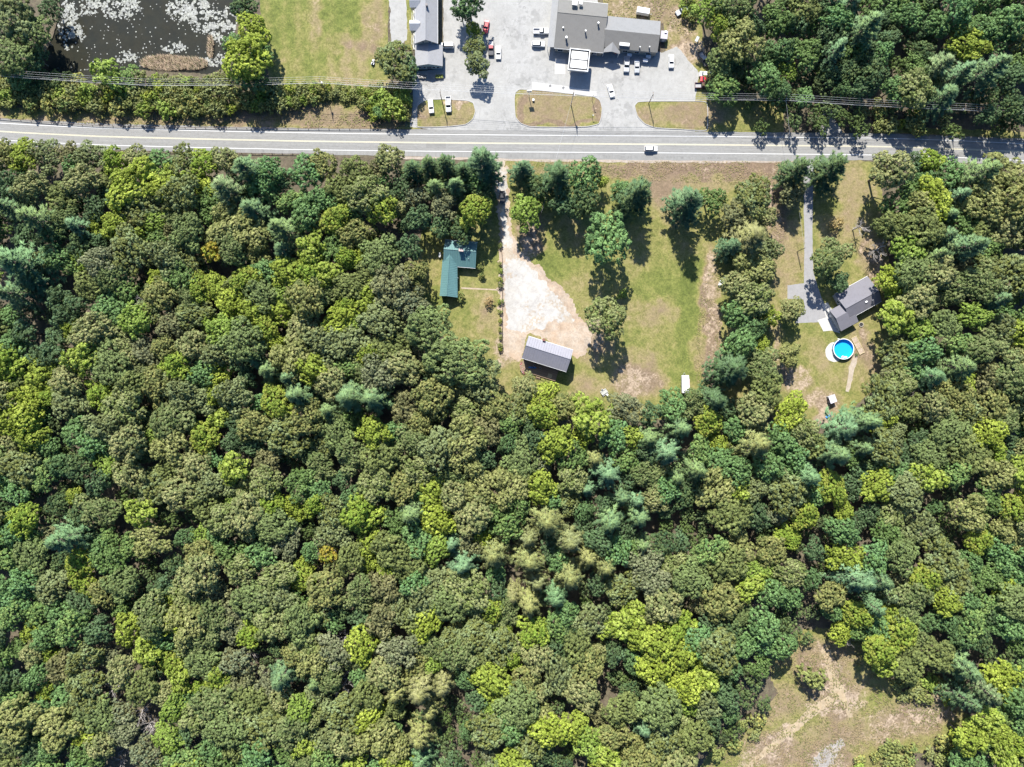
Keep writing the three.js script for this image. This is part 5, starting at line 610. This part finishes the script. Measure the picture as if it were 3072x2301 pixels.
// ---------------------------------------------------------------- pool and yard things
{ const [x, z] = pt(2531, 1047, 1.3), t = thing('swimming_pool', 'round above-ground pool with bright blue water and white rim', 'pool', x, 0.02, z); const R = 3.7;
  const wallG = new THREE.LatheGeometry([[R - 0.05, 0], [R - 0.05, 1.3], [R, 1.3], [R, 0]].map(([a, b]) => new THREE.Vector2(a, b)), 48); part('wall', wallG, std(0.08, 0.2, 0.36, 0.5), t);
  part('rim', new THREE.LatheGeometry([[R - 0.13, 1.29], [R - 0.13, 1.36], [R + 0.1, 1.36], [R + 0.1, 1.29], [R - 0.13, 1.29]].map(([a, b]) => new THREE.Vector2(a, b)), 48), M.white, t);
  part('liner', merge([new THREE.CircleGeometry(R - 0.06, 48).rotateX(-Math.PI / 2).translate(0, 0.05, 0), new THREE.LatheGeometry([[R - 0.06, 0.05], [R - 0.06, 1.28]].map(([a, b]) => new THREE.Vector2(a, b)), 48)]), std(0.03, 0.42, 0.75, 0.6, { side: THREE.DoubleSide }), t);
  const wm = new THREE.MeshPhysicalMaterial({ roughness: 0.06, transmission: 1, thickness: 0 }); wm.color.setRGB(0.55, 0.9, 1); part('water', new THREE.CircleGeometry(R - 0.07, 48).rotateX(-Math.PI / 2).translate(0, 1.08, 0), wm, t);
  for (let k = 0; k < 12; k++) { const a = k / 12 * 6.283; part('upright', box(0.1, 1.3, 0.16, 0, 0.65, 0).translate(R + 0.06, 0, 0).rotateY(a), M.white, t); }
  const l = part('ladder', merge([bar([-0.25, 0, 0.5], [-0.25, 1.9, 0], 0.04), bar([0.25, 0, 0.5], [0.25, 1.9, 0], 0.04), bar([-0.25, 0, -0.55], [-0.25, 1.9, 0], 0.04), bar([0.25, 0, -0.55], [0.25, 1.9, 0], 0.04), box(0.5, 0.06, 0.16, 0, 0.5, 0.38), box(0.5, 0.06, 0.16, 0, 1.0, 0.25), box(0.5, 0.06, 0.2, 0, 1.5, 0.1)]), M.white, t); l.position.set(-1.5, 0, -R * 0.92); l.rotation.y = Math.PI + 0.4;
  const f = thing('pool_ring', 'pink and white swim ring floating in the round pool', 'swim ring', x - 0.2, 1.12, z + 3.0); part('tube', new THREE.TorusGeometry(0.42, 0.15, 8, 20).rotateX(Math.PI / 2), std(0.75, 0.35, 0.45, 0.4), f); part('band', new THREE.TorusGeometry(0.42, 0.156, 8, 8, 1.2).rotateX(Math.PI / 2), M.white, f);
  const g = thing('pool_lounger', 'white float lying beside the swim ring in the pool', 'float', x + 0.8, 1.12, z + 2.9); part('mat', rbox(1.1, 0.14, 0.5, 0, 0.05, 0, 0.07), M.white, g); part('pillow', rbox(0.25, 0.1, 0.44, -0.4, 0.15, 0, 0.05), M.white, g); }
{ const [x, z] = pt(2574, 1036, 0.3), t = thing('garden_bed', 'long pale timber raised bed frame in three cells beside the pool', 'garden bed', x, 0.02, z, -Math.atan2(50, 26)); const L = 6.8, W = 1.9;
  for (const s of [-1, 1]) part('side_board', box(L, 0.35, 0.14, 0, 0.18, s * W / 2), M.paleWood, t); for (const k of [-0.5, -0.17, 0.17, 0.5]) part('cross_board', box(0.14, 0.33, W - 0.14, k * (L - 0.14), 0.17, 0), M.paleWood, t); for (const k of [-0.335, 0, 0.335]) part('soil', box(L / 3 - 0.4, 0.2, W - 0.2, k * L, 0.12, 0), M.dirt, t); }
{ const [x, z] = pt(2568, 1064), t = thing('spiky_plant', 'small spiky plant between the pool and the timber bed', 'plant', x, 0, z); const L = new Leaves(), R = rng(8); for (let k = 0; k < 60; k++) { const a = R() * 6.28, e = norm([Math.cos(a), 0.4 + R(), Math.sin(a)]); L.blade([0, 0.1, 0], [e[0] * 1.1, e[1] * 1.0, e[2] * 1.1], 0.07, [0.09, 0.13, 0.05], [0, 1, 0]); } part('leaves', L.build(), needleMat, t); part('stem', cyl(0.1, 0.06, 0.3), barkMat, t); }
{ const [x, z] = pt(2583, 974), t = thing('fire_pit', 'round stone fire pit on the grass behind the dark-roofed house', 'fire pit', x, 0.01, z); for (let k = 0; k < 12; k++) part('stone', rbox(0.36, 0.3, 0.25, 0, 0.15, 0, 0.06).translate(0, 0, 0.75).rotateY(k / 12 * 6.283), std(0.3, 0.27, 0.23, 0.95), t); part('ash', new THREE.CircleGeometry(0.62, 16).rotateX(-Math.PI / 2).translate(0, 0.06, 0), M.black, t); }
{ const [x, z] = pt(1813, 1177, 0.7), t = thing('picnic_table', 'grey wooden picnic table on the lawn near the wood edge', 'picnic table', x, 0.01, z, 0.6);
  for (let k = 0; k < 5; k++) part('plank', box(2.4, 0.05, 0.2, 0, 0.76, -0.46 + k * 0.23), std(0.42, 0.42, 0.39, 0.85), t); for (const s of [-1, 1]) { part('bench', box(2.4, 0.05, 0.34, 0, 0.45, s * 0.85), std(0.38, 0.38, 0.35, 0.85), t); part('leg', merge([bar([s * 0.85, 0, -0.85], [s * 0.85, 0.75, -0.2], 0.05, 0.05, 4), bar([s * 0.85, 0, 0.85], [s * 0.85, 0.75, 0.2], 0.05, 0.05, 4), box(0.08, 0.08, 1.9, s * 0.85, 0.4, 0)]), M.wood, t); } }
for (const [px, py, a, label] of [[1807, 1170, 0.4, 'white lawn chair on the upper side of the picnic table'], [1822, 1184, 2.6, 'pale lawn chair on the lower side of the picnic table']]) { const [x, z] = pt(px, py, 0.5), t = thing('lawn_chair', label, 'chair', x, 0.01, z, a, 'lawn chairs by the picnic table'); part('seat', rbox(0.6, 0.06, 0.6, 0, 0.42, 0), M.white, t); part('backrest', rbox(0.6, 0.7, 0.06, 0, 0.78, -0.32), M.white, t); for (const sx of [-0.27, 0.27]) { part('armrest', box(0.07, 0.05, 0.6, sx * 1.15, 0.64, 0), M.white, t); for (const sz of [-0.27, 0.27]) part('leg', box(0.05, 0.42, 0.05, sx, 0.21, sz), M.white, t); } }
{ const [x, z] = pt(2498, 1197, 2.2), t = thing('shed', 'small pale-roofed shed half under the trees at the end of the tan track', 'shed', x, 0, z, 0.35); part('wall', box(2.2, 2.0, 2.4, 0, 1.0, 0), GREYWALL, t); part('roof', slab([[-1.3, 2.5, -1.4], [1.3, 2.1, -1.4], [1.3, 2.1, 1.4], [-1.3, 2.5, 1.4]], 0.1), roofMat(0.5, 0.48, 0.54), t); doorPart(t, -1.13, 0, -Math.PI / 2, std(0.1, 0.1, 0.11, 0.8)); }
{ const [x, z] = pt(2318, 955, 1), t = thing('storage_box', 'small white storage box at the foot of the tree strip', 'box', x, 0.01, z, 0.05); part('body', rbox(1.4, 1.1, 1.9, 0, 0.55, 0), M.white, t); part('lid', rbox(1.5, 0.12, 2.0, 0, 1.16, 0), M.white, t); }
{ const [x, z] = pt(2166, 845, 0.6), t = thing('tarp_covered_boat', 'small boat under a blue and white tarp beside the tree strip', 'boat', x, 0.01, z, 0.9); part('hull', new THREE.SphereGeometry(1, 14, 8).scale(2.0, 0.6, 0.8).translate(0, 0.6, 0), M.white, t); for (let k = 0; k < 4; k++) part('tarp', box(0.45, 0.05, 1.5, -1.0 + k * 0.6, 1.14 - 0.05 * Math.abs(k - 1.5), 0), k % 2 ? std(0.05, 0.2, 0.4, 0.6) : M.white, t); }
{ const [x, z] = pt(2486, 1250, 0.4), t = thing('tarp_pile', 'small pile under a bright blue tarp at the end of the track', 'tarp', x, 0.01, z, 0.4); part('tarp', new THREE.SphereGeometry(1, 12, 6, 0, 6.283, 0, 1.57).scale(1.1, 0.6, 0.7), std(0.04, 0.22, 0.55, 0.5), t); part('board', box(1.6, 0.08, 0.3, 0.2, 0.06, 0.8), M.rust, t); }
{ const [x, z] = pt(2092, 116, 0.3), t = thing('sheet_metal_scrap', 'pale blue panel lying in the shade at the wood edge', 'panel', x, 0.01, z, 1.1); part('sheet', box(2.0, 0.06, 1.0, 0, 0.05, 0), std(0.4, 0.44, 0.5, 0.5), t); part('rib', box(2.0, 0.05, 0.06, 0, 0.1, 0), M.metal, t); }
for (const [px, py, w, c, label] of [[2130, 172, 1.4, [0.4, 0.38, 0.36], 'pale scrap heap beside the black old truck'], [2122, 196, 1.1, [0.3, 0.28, 0.26], 'smaller scrap heap below the black old truck']]) { const [x, z] = pt(px, py), t = thing('scrap_heap', label, 'scrap', x, 0.01, z); const R = rng(px); for (let k = 0; k < 9; k++) { const b = part('piece', rbox(0.4 + R(), 0.15 + 0.3 * R(), 0.3 + 0.6 * R(), 0, 0, 0, 0.03), k % 3 ? std(...c, 0.8) : M.rust, t); b.position.set((R() - 0.5) * 2 * w, 0.2 + 0.15 * k * R(), (R() - 0.5) * 2 * w); b.rotation.set(R() * 0.5, R() * 3, R() * 0.5); } }
// planters with lattice before the long grey building
for (const [px, label] of [[1267, 'flower box with white blooms before the long grey building'], [1318, 'flower box with yellow-green plants before the long grey building']]) { const [x, z] = pt(px, 230, 0.6), t = thing('flower_box', label, 'flower box', x, 0.03, z, 0, 'flower boxes'); part('box', rbox(3.0, 0.5, 1.4, 0, 0.25, 0), std(0.25, 0.22, 0.2, 0.9), t); const L = new Leaves(), R = rng(px); for (let k = 0; k < 260; k++) L.quad([(R() - 0.5) * 2.8, 0.55 + 0.5 * R(), (R() - 0.5) * 1.2], norm([R() - 0.5, 1, R() - 0.5]), 0.14, 0.8, R() * 3, px < 1300 ? (k % 2 ? [0.6, 0.56, 0.56] : [0.1, 0.12, 0.08]) : (k % 2 ? [0.36, 0.4, 0.1] : [0.1, 0.14, 0.04]), [0, 1, 0]); part('plants', L.build(), leafMat, t); for (let k = 0; k < 5; k++) part('slat', box(0.06, 1.2, 0.06, -1.3 + k * 0.65, 1.0, -0.75), M.white, t); }
// propane tank by the green-roofed house and ice boxes by the store
{ const [x, z] = pt(1319, 765, 1), t = thing('propane_tank', 'white rounded propane tank beside the green-roofed house', 'tank', x, 0.01, z, 1.5); part('tank', new THREE.CapsuleGeometry(0.45, 1.1, 6, 14).rotateZ(Math.PI / 2).translate(0, 0.7, 0), M.white, t); for (const s of [-0.5, 0.5]) part('foot', box(0.14, 0.3, 0.7, s, 0.15, 0), M.metal, t); }
for (const [px, py, label] of [[1888, 165, 'pale blue ice chest against the store wall by the silver pickup'], [1945, 170, 'white vending box against the store wall'], [1936, 182, 'smaller white box standing off the store wall']]) { const [x, z] = pt(px, py, 1), t = thing('ice_chest', label, 'chest', x, 0.03, z, -0.1, 'boxes along the store front'); part('body', rbox(1.7, 1.3, 0.9, 0, 0.65, 0, 0.06), std(0.45, 0.5, 0.6, 0.5), t); part('lid', rbox(1.75, 0.1, 0.95, 0, 1.36, 0), M.white, t); part('handle', box(0.4, 0.05, 0.06, 0, 1.1, 0.48), M.metal, t); }
for (const [px, py, label] of [[1650, 258, 'dark manhole cover on the concrete strip, first from its end'], [1690, 264, 'dark manhole cover on the concrete strip near the canopy shadow']]) { const [x, z] = pt(px, py), t = thing('manhole_cover', label, 'manhole cover', x, 0.1, z, 0, 'covers on the concrete strip'); part('lid', cyl(0.48, 0.46, 0.05, 0, 0, 0, 20), std(0.14, 0.14, 0.14, 0.7), t); part('ring', new THREE.TorusGeometry(0.52, 0.05, 6, 24).rotateX(Math.PI / 2).translate(0, 0.02, 0), M.metal, t); }
{ const [x, z] = pt(1600, 300, 0.5), t = thing('utility_box', 'small white utility box on the middle grass island', 'box', x, 0.09, z); part('body', rbox(0.7, 0.7, 0.7, 0, 0.35, 0), M.white, t); part('lid', rbox(0.76, 0.06, 0.76, 0, 0.72, 0), M.metal, t); }
{ const [x, z] = pt(1587, 291), t = thing('roadside_sign', 'tall white roadside sign on the middle grass island', 'sign', x, 0.09, z, 0.05); part('post', box(0.2, 5.4, 0.2, 0, 2.7, 0), M.white, t); part('board', rbox(1.7, 1.5, 0.24, 0, 5.0, 0, 0.04), M.white, t); part('frame', merge([box(1.78, 0.06, 0.28, 0, 5.76, 0), box(1.78, 0.06, 0.28, 0, 4.24, 0)]), M.metal, t); }
for (const [px, py, label] of [[1776, 300, 'short lamp post near the end of the middle grass island'], [1776, 352, 'small marker post low on the middle grass island']]) { const [x, z] = pt(px, py), h = py < 320 ? 5 : 2, t = thing('lamp_post', label, 'post', x, 0.09, z, 0, 'island posts'); part('post', cyl(0.09, 0.06, h), M.pole, t); part('head', rbox(0.6, 0.14, 0.26, 0.2, h, 0), M.metal, t); }
// split-rail fence and low plants along the gravel driveway
{ const t = thing('split_rail_fence', 'weathered split-rail fence between the green-roofed house lawn and the gravel', 'fence', ...[0, 0, 0]); const y0 = 700, y1 = 1058, n = 19; let prev = null; for (let k = 0; k < n; k++) { const py = lerp(y0, y1, k / (n - 1)), [x, z] = pt(1502 + 5 * smooth(700, 800, py), py); part('post', cyl(0.09, 0.08, 1.2, x, 0, z, 6), M.wood, t); if (prev) for (const y of [0.45, 0.95]) part('rail', bar([prev[0], y, prev[1]], [x, y, z], 0.05, 0.05, 5), M.wood, t); prev = [x, z]; }
  const R = rng(12); for (const py of [735, 790, 812, 838, 855, 905, 935, 962, 990, 1012, 1035, 1048]) tree(R() < 0.6 ? 'b' : 'l', 1500 + R() * 3, py, 6 + 4 * R(), 0.75, `low bush against the split-rail fence, ${say(Math.round((py - 700) * S))} metres along it from the top`, 'bushes along the fence'); }
// ---------------------------------------------------------------- guard rails
function guardrail(pts, label) {
  const c = new THREE.CatmullRomCurve3(pts.map(([x, y]) => { const [a, b] = pt(x, y); return new THREE.Vector3(a, 0, b); })), L = c.getLength(), n = Math.round(L / 3.8), t = thing('guardrail', label, 'guardrail'), sh = new THREE.Shape([[-0.03, 0.5], [0.05, 0.56], [-0.01, 0.65], [0.05, 0.74], [-0.03, 0.8], [-0.07, 0.8], [0.0, 0.74], [-0.06, 0.65], [0.0, 0.56], [-0.07, 0.5]].map(([a, b]) => new THREE.Vector2(a, b)));
  const pos = [], m = n * 2; for (let k = 0; k < m; k++) { const A = c.getPointAt(k / m), B = c.getPointAt((k + 1) / m), q = [[0.5, 0.04], [0.58, -0.04], [0.65, 0.03], [0.72, -0.04], [0.8, 0.04]]; const d = B.clone().sub(A).normalize(), nx = -d.z, nz = d.x; for (let i = 0; i < 4; i++) { const P = (V, [y, o]) => [V.x + nx * o, y, V.z + nz * o], a = P(A, q[i]), b = P(B, q[i]), e = P(B, q[i + 1]), f = P(A, q[i + 1]); pos.push(...a, ...b, ...e, ...a, ...e, ...f); } }
  const g = new THREE.BufferGeometry(); g.setAttribute('position', new THREE.Float32BufferAttribute(pos, 3)); g.computeVertexNormals(); part('rail', g, std(0.2, 0.15, 0.13, 0.7), t); for (let k = 0; k <= n; k++) { const p = c.getPointAt(k / n); part('post', box(0.16, 0.8, 0.16, p.x, 0.4, p.z), M.pole, t); }
}
guardrail([[-60, 351], [60, 361], [180, 371], [300, 378], [500, 383], [800, 386], [1080, 388], [1180, 386], [1200, 378], [1207, 358], [1210, 348]], 'long guardrail along the pond side of the road');
guardrail([[420, 455], [600, 458], [780, 461], [1000, 463]], 'guardrail half hidden by trees on the wood side of the road');
guardrail([[2616, 386], [2640, 394], [2700, 402], [2800, 406], [2900, 411], [3090, 424]], 'guardrail along the shaded road bend');
// ---------------------------------------------------------------- power poles and lines
function pole(px, py, h, label, arms = 1, transformer = 0) {
  const [x, z] = pt(px, py), t = thing('power_pole', label, 'power pole', x, 0, z); part('post', cyl(0.17, 0.11, h, 0, 0, 0, 8), M.pole, t);
  for (let k = 0; k < arms; k++) { part('crossarm', box(0.12, 0.14, 2.6, 0.12, h - 0.5 - k * 1.1, 0), M.wood, t); for (const s of [-1.15, -0.4, 0.4, 1.15]) part('insulator', cyl(0.06, 0.05, 0.2, 0.12, h - 0.43 - k * 1.1, s, 8), M.lampGlass, t); }
  if (transformer) part('transformer', merge([cyl(0.26, 0.26, 0.9, 0.4, h - 3, 0.1, 12), cyl(0.05, 0.05, 0.25, 0.4, h - 2.1, 0.1, 6)]), M.metal, t);
  return new THREE.Vector3(x, h, z);
}
const line0 = new THREE.Vector3(...(() => { const [x, z] = pt(-70, 246); return [x, 11, z]; })()), line9 = new THREE.Vector3(...(() => { const [x, z] = pt(3180, 372); return [x, 11, z]; })());
const mainPoles = [pole(480, 284, 11, 'power pole in the brush below the pond'), pole(981, 277, 11, 'power pole in the brush below the field', 1, 1), pole(1327, 306, 9, 'power pole between the two white vehicles on the grass island', 1), pole(1713, 315, 11.3, 'power pole on the middle grass island', 1, 1), pole(1946, 311, 8.5, 'power pole on the grass island at the lot exit', 1), pole(2324, 328, 11.3, 'power pole with guy wires at the dark wood edge', 2, 1), pole(2841, 355, 11, 'power pole in the shaded road-bend brush', 1, 1)];
const run = [line0, ...mainPoles.filter((_, i) => ![2, 4].includes(i)), line9];
function wires(points, dz, dy, label, r = 0.03) {
  const c = new THREE.CurvePath(), g = []; for (let i = 0; i + 1 < points.length; i++) { const A = points[i].clone().add(new THREE.Vector3(0.12, dy, dz)), B = points[i + 1].clone().add(new THREE.Vector3(0.12, dy, dz)), m = A.clone().lerp(B, 0.5); m.y -= A.distanceTo(B) * 0.022; g.push(new THREE.TubeGeometry(new THREE.QuadraticBezierCurve3(A, m, B), 14, r, 4)); }
  const m = part(numbered('power_line'), merge(g), M.wire, scene); tag(m, label, 'power line', 'overhead wires along the road');
}
wires(run, -1.15, -0.3, 'overhead wire on the outer end of the crossarms, farthest from the road'); wires(run, -0.4, -0.3, 'overhead wire second from the outer crossarm ends'); wires(run, 0.4, -0.3, 'overhead wire third from the outer crossarm ends'); wires(run, 1.15, -0.3, 'overhead wire on the crossarm ends nearest the road'); wires(run, 0.12, -2.4, 'thick lower cable under the crossarms', 0.05);
const yardPole = pole(1621, 652, 8.5, 'service pole in the shade near the gravel driveway', 0, 0), housePole = pole(2391, 755, 7.3, 'service pole beside the asphalt driveway', 0, 0);
wires([mainPoles[3], yardPole], 0, -1, 'service wire from the road to the pole by the gravel driveway'); wires([mainPoles[5], housePole], 0, -1, 'service wire from the road to the pole by the asphalt driveway');
// ---------------------------------------------------------------- lily pads on the pond
{ const R = rng(321), C = [[205, 60, 34, 60], [225, 85, 22, 34], [270, 15, 30, 30], [360, 20, 60, 36], [190, 15, 20, 16], [560, 20, 60, 44], [620, 55, 50, 40], [665, 85, 40, 38], [600, 30, 40, 30], [520, 140, 36, 16], [380, 172, 32, 18], [640, 178, 34, 18], [160, 228, 18, 7], [205, 140, 12, 10], [690, 60, 26, 40], [240, 110, 14, 16]], pads = [];
  for (const [x, y, rx, ry] of C) { const n = Math.round(rx * ry * 0.34); for (let k = 0; k < n; k++) { const a = R() * 6.283, q = Math.sqrt(R()) * (0.85 + 0.35 * R()), px = x + Math.cos(a) * rx * q, py = y + Math.sin(a) * ry * q; if (fbm(px / 9, py / 9, 77, 3) < 0.47 || !inside(pondEdge, px, py)) continue; pads.push([px, py, 0.16 + 0.24 * R()]); } }
  for (let k = 0; k < 260; k++) { const px = lerp(170, 700, R()), py = lerp(-10, 215, R()); if (inside(pondEdge, px, py)) pads.push([px, py, 0.12 + 0.16 * R()]); }
  const pm = std(0.215, 0.22, 0.2, 0.6), im = new THREE.InstancedMesh(new THREE.CircleGeometry(1, 9, 0.25, 5.9).rotateX(-Math.PI / 2), pm, pads.length), mt = new THREE.Matrix4(), qq = new THREE.Quaternion(), up = new THREE.Vector3(0, 1, 0), col = new THREE.Color();
  pads.forEach(([px, py, r], i) => { const [x, z] = pt(px, py); qq.setFromAxisAngle(up, R() * 6.28); mt.compose(new THREE.Vector3(x, -0.335 + 0.012 * R(), z), qq, new THREE.Vector3(r, 1, r)); im.setMatrixAt(i, mt); const g = 0.5 + 0.9 * R(); im.setColorAt(i, col.setRGB(g, g, g * (0.9 + 0.15 * R()))); });
  im.name = 'lily_pads'; im.userData.kind = 'stuff'; tag(im, 'rafts of pale lily pads floating on the dark pond', 'lily pads'); scene.add(im);
  // dry reeds standing in the shallow near corner
  const L = new Leaves(); for (const [x, y, rx, ry, n] of [[500, 188, 80, 24, 3600], [235, 250, 26, 10, 500], [632, 140, 10, 36, 420], [575, 190, 50, 20, 1300]]) for (let k = 0; k < n; k++) { const a = R() * 6.28, q = Math.sqrt(R()), [wx, wz] = pt(x + Math.cos(a) * rx * q, y + Math.sin(a) * ry * q), h = 0.5 + 0.7 * R(), c = R() < 0.8 ? [0.42, 0.33, 0.25] : [0.18, 0.19, 0.09]; L.blade([wx, -0.35, wz], [wx + (R() - 0.5) * 1.1, h, wz + (R() - 0.5) * 1.1], 0.08, c, norm([R() - 0.5, 1, R() - 0.5])); }
  const rd = part('dry_reeds', L.build(), needleMat, scene); rd.userData.kind = 'stuff'; tag(rd, 'tan dry reeds in the shallow water along the near bank', 'reeds');
}

// rough grass and weeds on the unmown ground
{ const R = rng(777), zones = [[[[2300, 1970], [2450, 1900], [2600, 1910], [2650, 2010], [2720, 2090], [2900, 2110], [2900, 2200], [2700, 2260], [2540, 2350], [2040, 2350], [2150, 2280], [2300, 2160], [2330, 2080]], 9000, 0.45, 'weeds on the clearing', 'tan and green weeds growing over the dirt clearing'], [[[-20, 322], [300, 340], [640, 340], [900, 306], [1100, 290], [1240, 300], [1240, 380], [800, 384], [300, 374], [-20, 350]], 4200, 0.35, '', 'dry rough grass on the verge between the brush and the guardrail'], [[[1530, 482], [2400, 484], [2400, 530], [2330, 800], [2305, 800], [2320, 560], [1530, 520]], 5200, 0.3, '', 'dry rough grass on the verge above the lawn'], [[[1800, -20], [2080, -20], [2095, 60], [2060, 130], [2000, 120], [1990, 60], [1830, 50]], 1800, 0.35, '', 'dry weeds on the ground behind the store'], [[[2110, 820], [2165, 820], [2160, 1040], [2100, 1190], [2080, 1100]], 1500, 0.3, '', 'thin dry grass on the dirt strip beside the lawn']];
  const bl = new Leaves(), r2 = rng(5); for (let k = 0; k < 9; k++) { const a = r2() * 6.28, e = 0.5 + 0.6 * r2(); bl.blade([0, 0, 0], [Math.cos(a) * e * 0.7, 0.5 + 0.4 * r2(), Math.sin(a) * e * 0.7], 0.14, [1, 1, 1], norm([Math.cos(a) * 0.3, 1, Math.sin(a) * 0.3])); } const tg = bl.build(), wm = std(1, 1, 1, 0.9, { vertexColors: true }), col = new THREE.Color(), m4 = new THREE.Matrix4(), q4 = new THREE.Quaternion(), up = new THREE.Vector3(0, 1, 0);
  for (const [poly, n, size, , label] of zones) { const list = []; const x0 = Math.min(...poly.map((p) => p[0])), x1 = Math.max(...poly.map((p) => p[0])), y0 = Math.min(...poly.map((p) => p[1])), y1 = Math.max(...poly.map((p) => p[1])); let tries = 0; while (list.length < n && tries++ < n * 8) { const x = lerp(x0, x1, R()), y = lerp(y0, y1, R()); if (inside(poly, x, y) && fbm(x / 22, y / 22, 91, 3) + (R() - 0.5) * 0.25 > 0.47) list.push([x, y]); }
    const im = new THREE.InstancedMesh(tg, wm, list.length); list.forEach(([x, y], i) => { const [wx, wz] = pt(x, y), sc = size * (0.5 + R()); q4.setFromAxisAngle(up, R() * 6.28); m4.compose(new THREE.Vector3(wx, 0.012, wz), q4, new THREE.Vector3(sc, sc, sc)); im.setMatrixAt(i, m4); const g = fbm(x / 40, y / 40, 95, 2) + (R() - 0.5) * 0.5; g > 0.5 ? col.setRGB(0.2, 0.2, 0.07) : col.setRGB(0.3, 0.235, 0.13); im.setColorAt(i, col.multiplyScalar(0.75 + 0.5 * R())); }); im.name = numbered('rough_grass'); im.userData.kind = 'stuff'; tag(im, label, 'grass'); scene.add(im); } }
renderer.render(scene, camera);
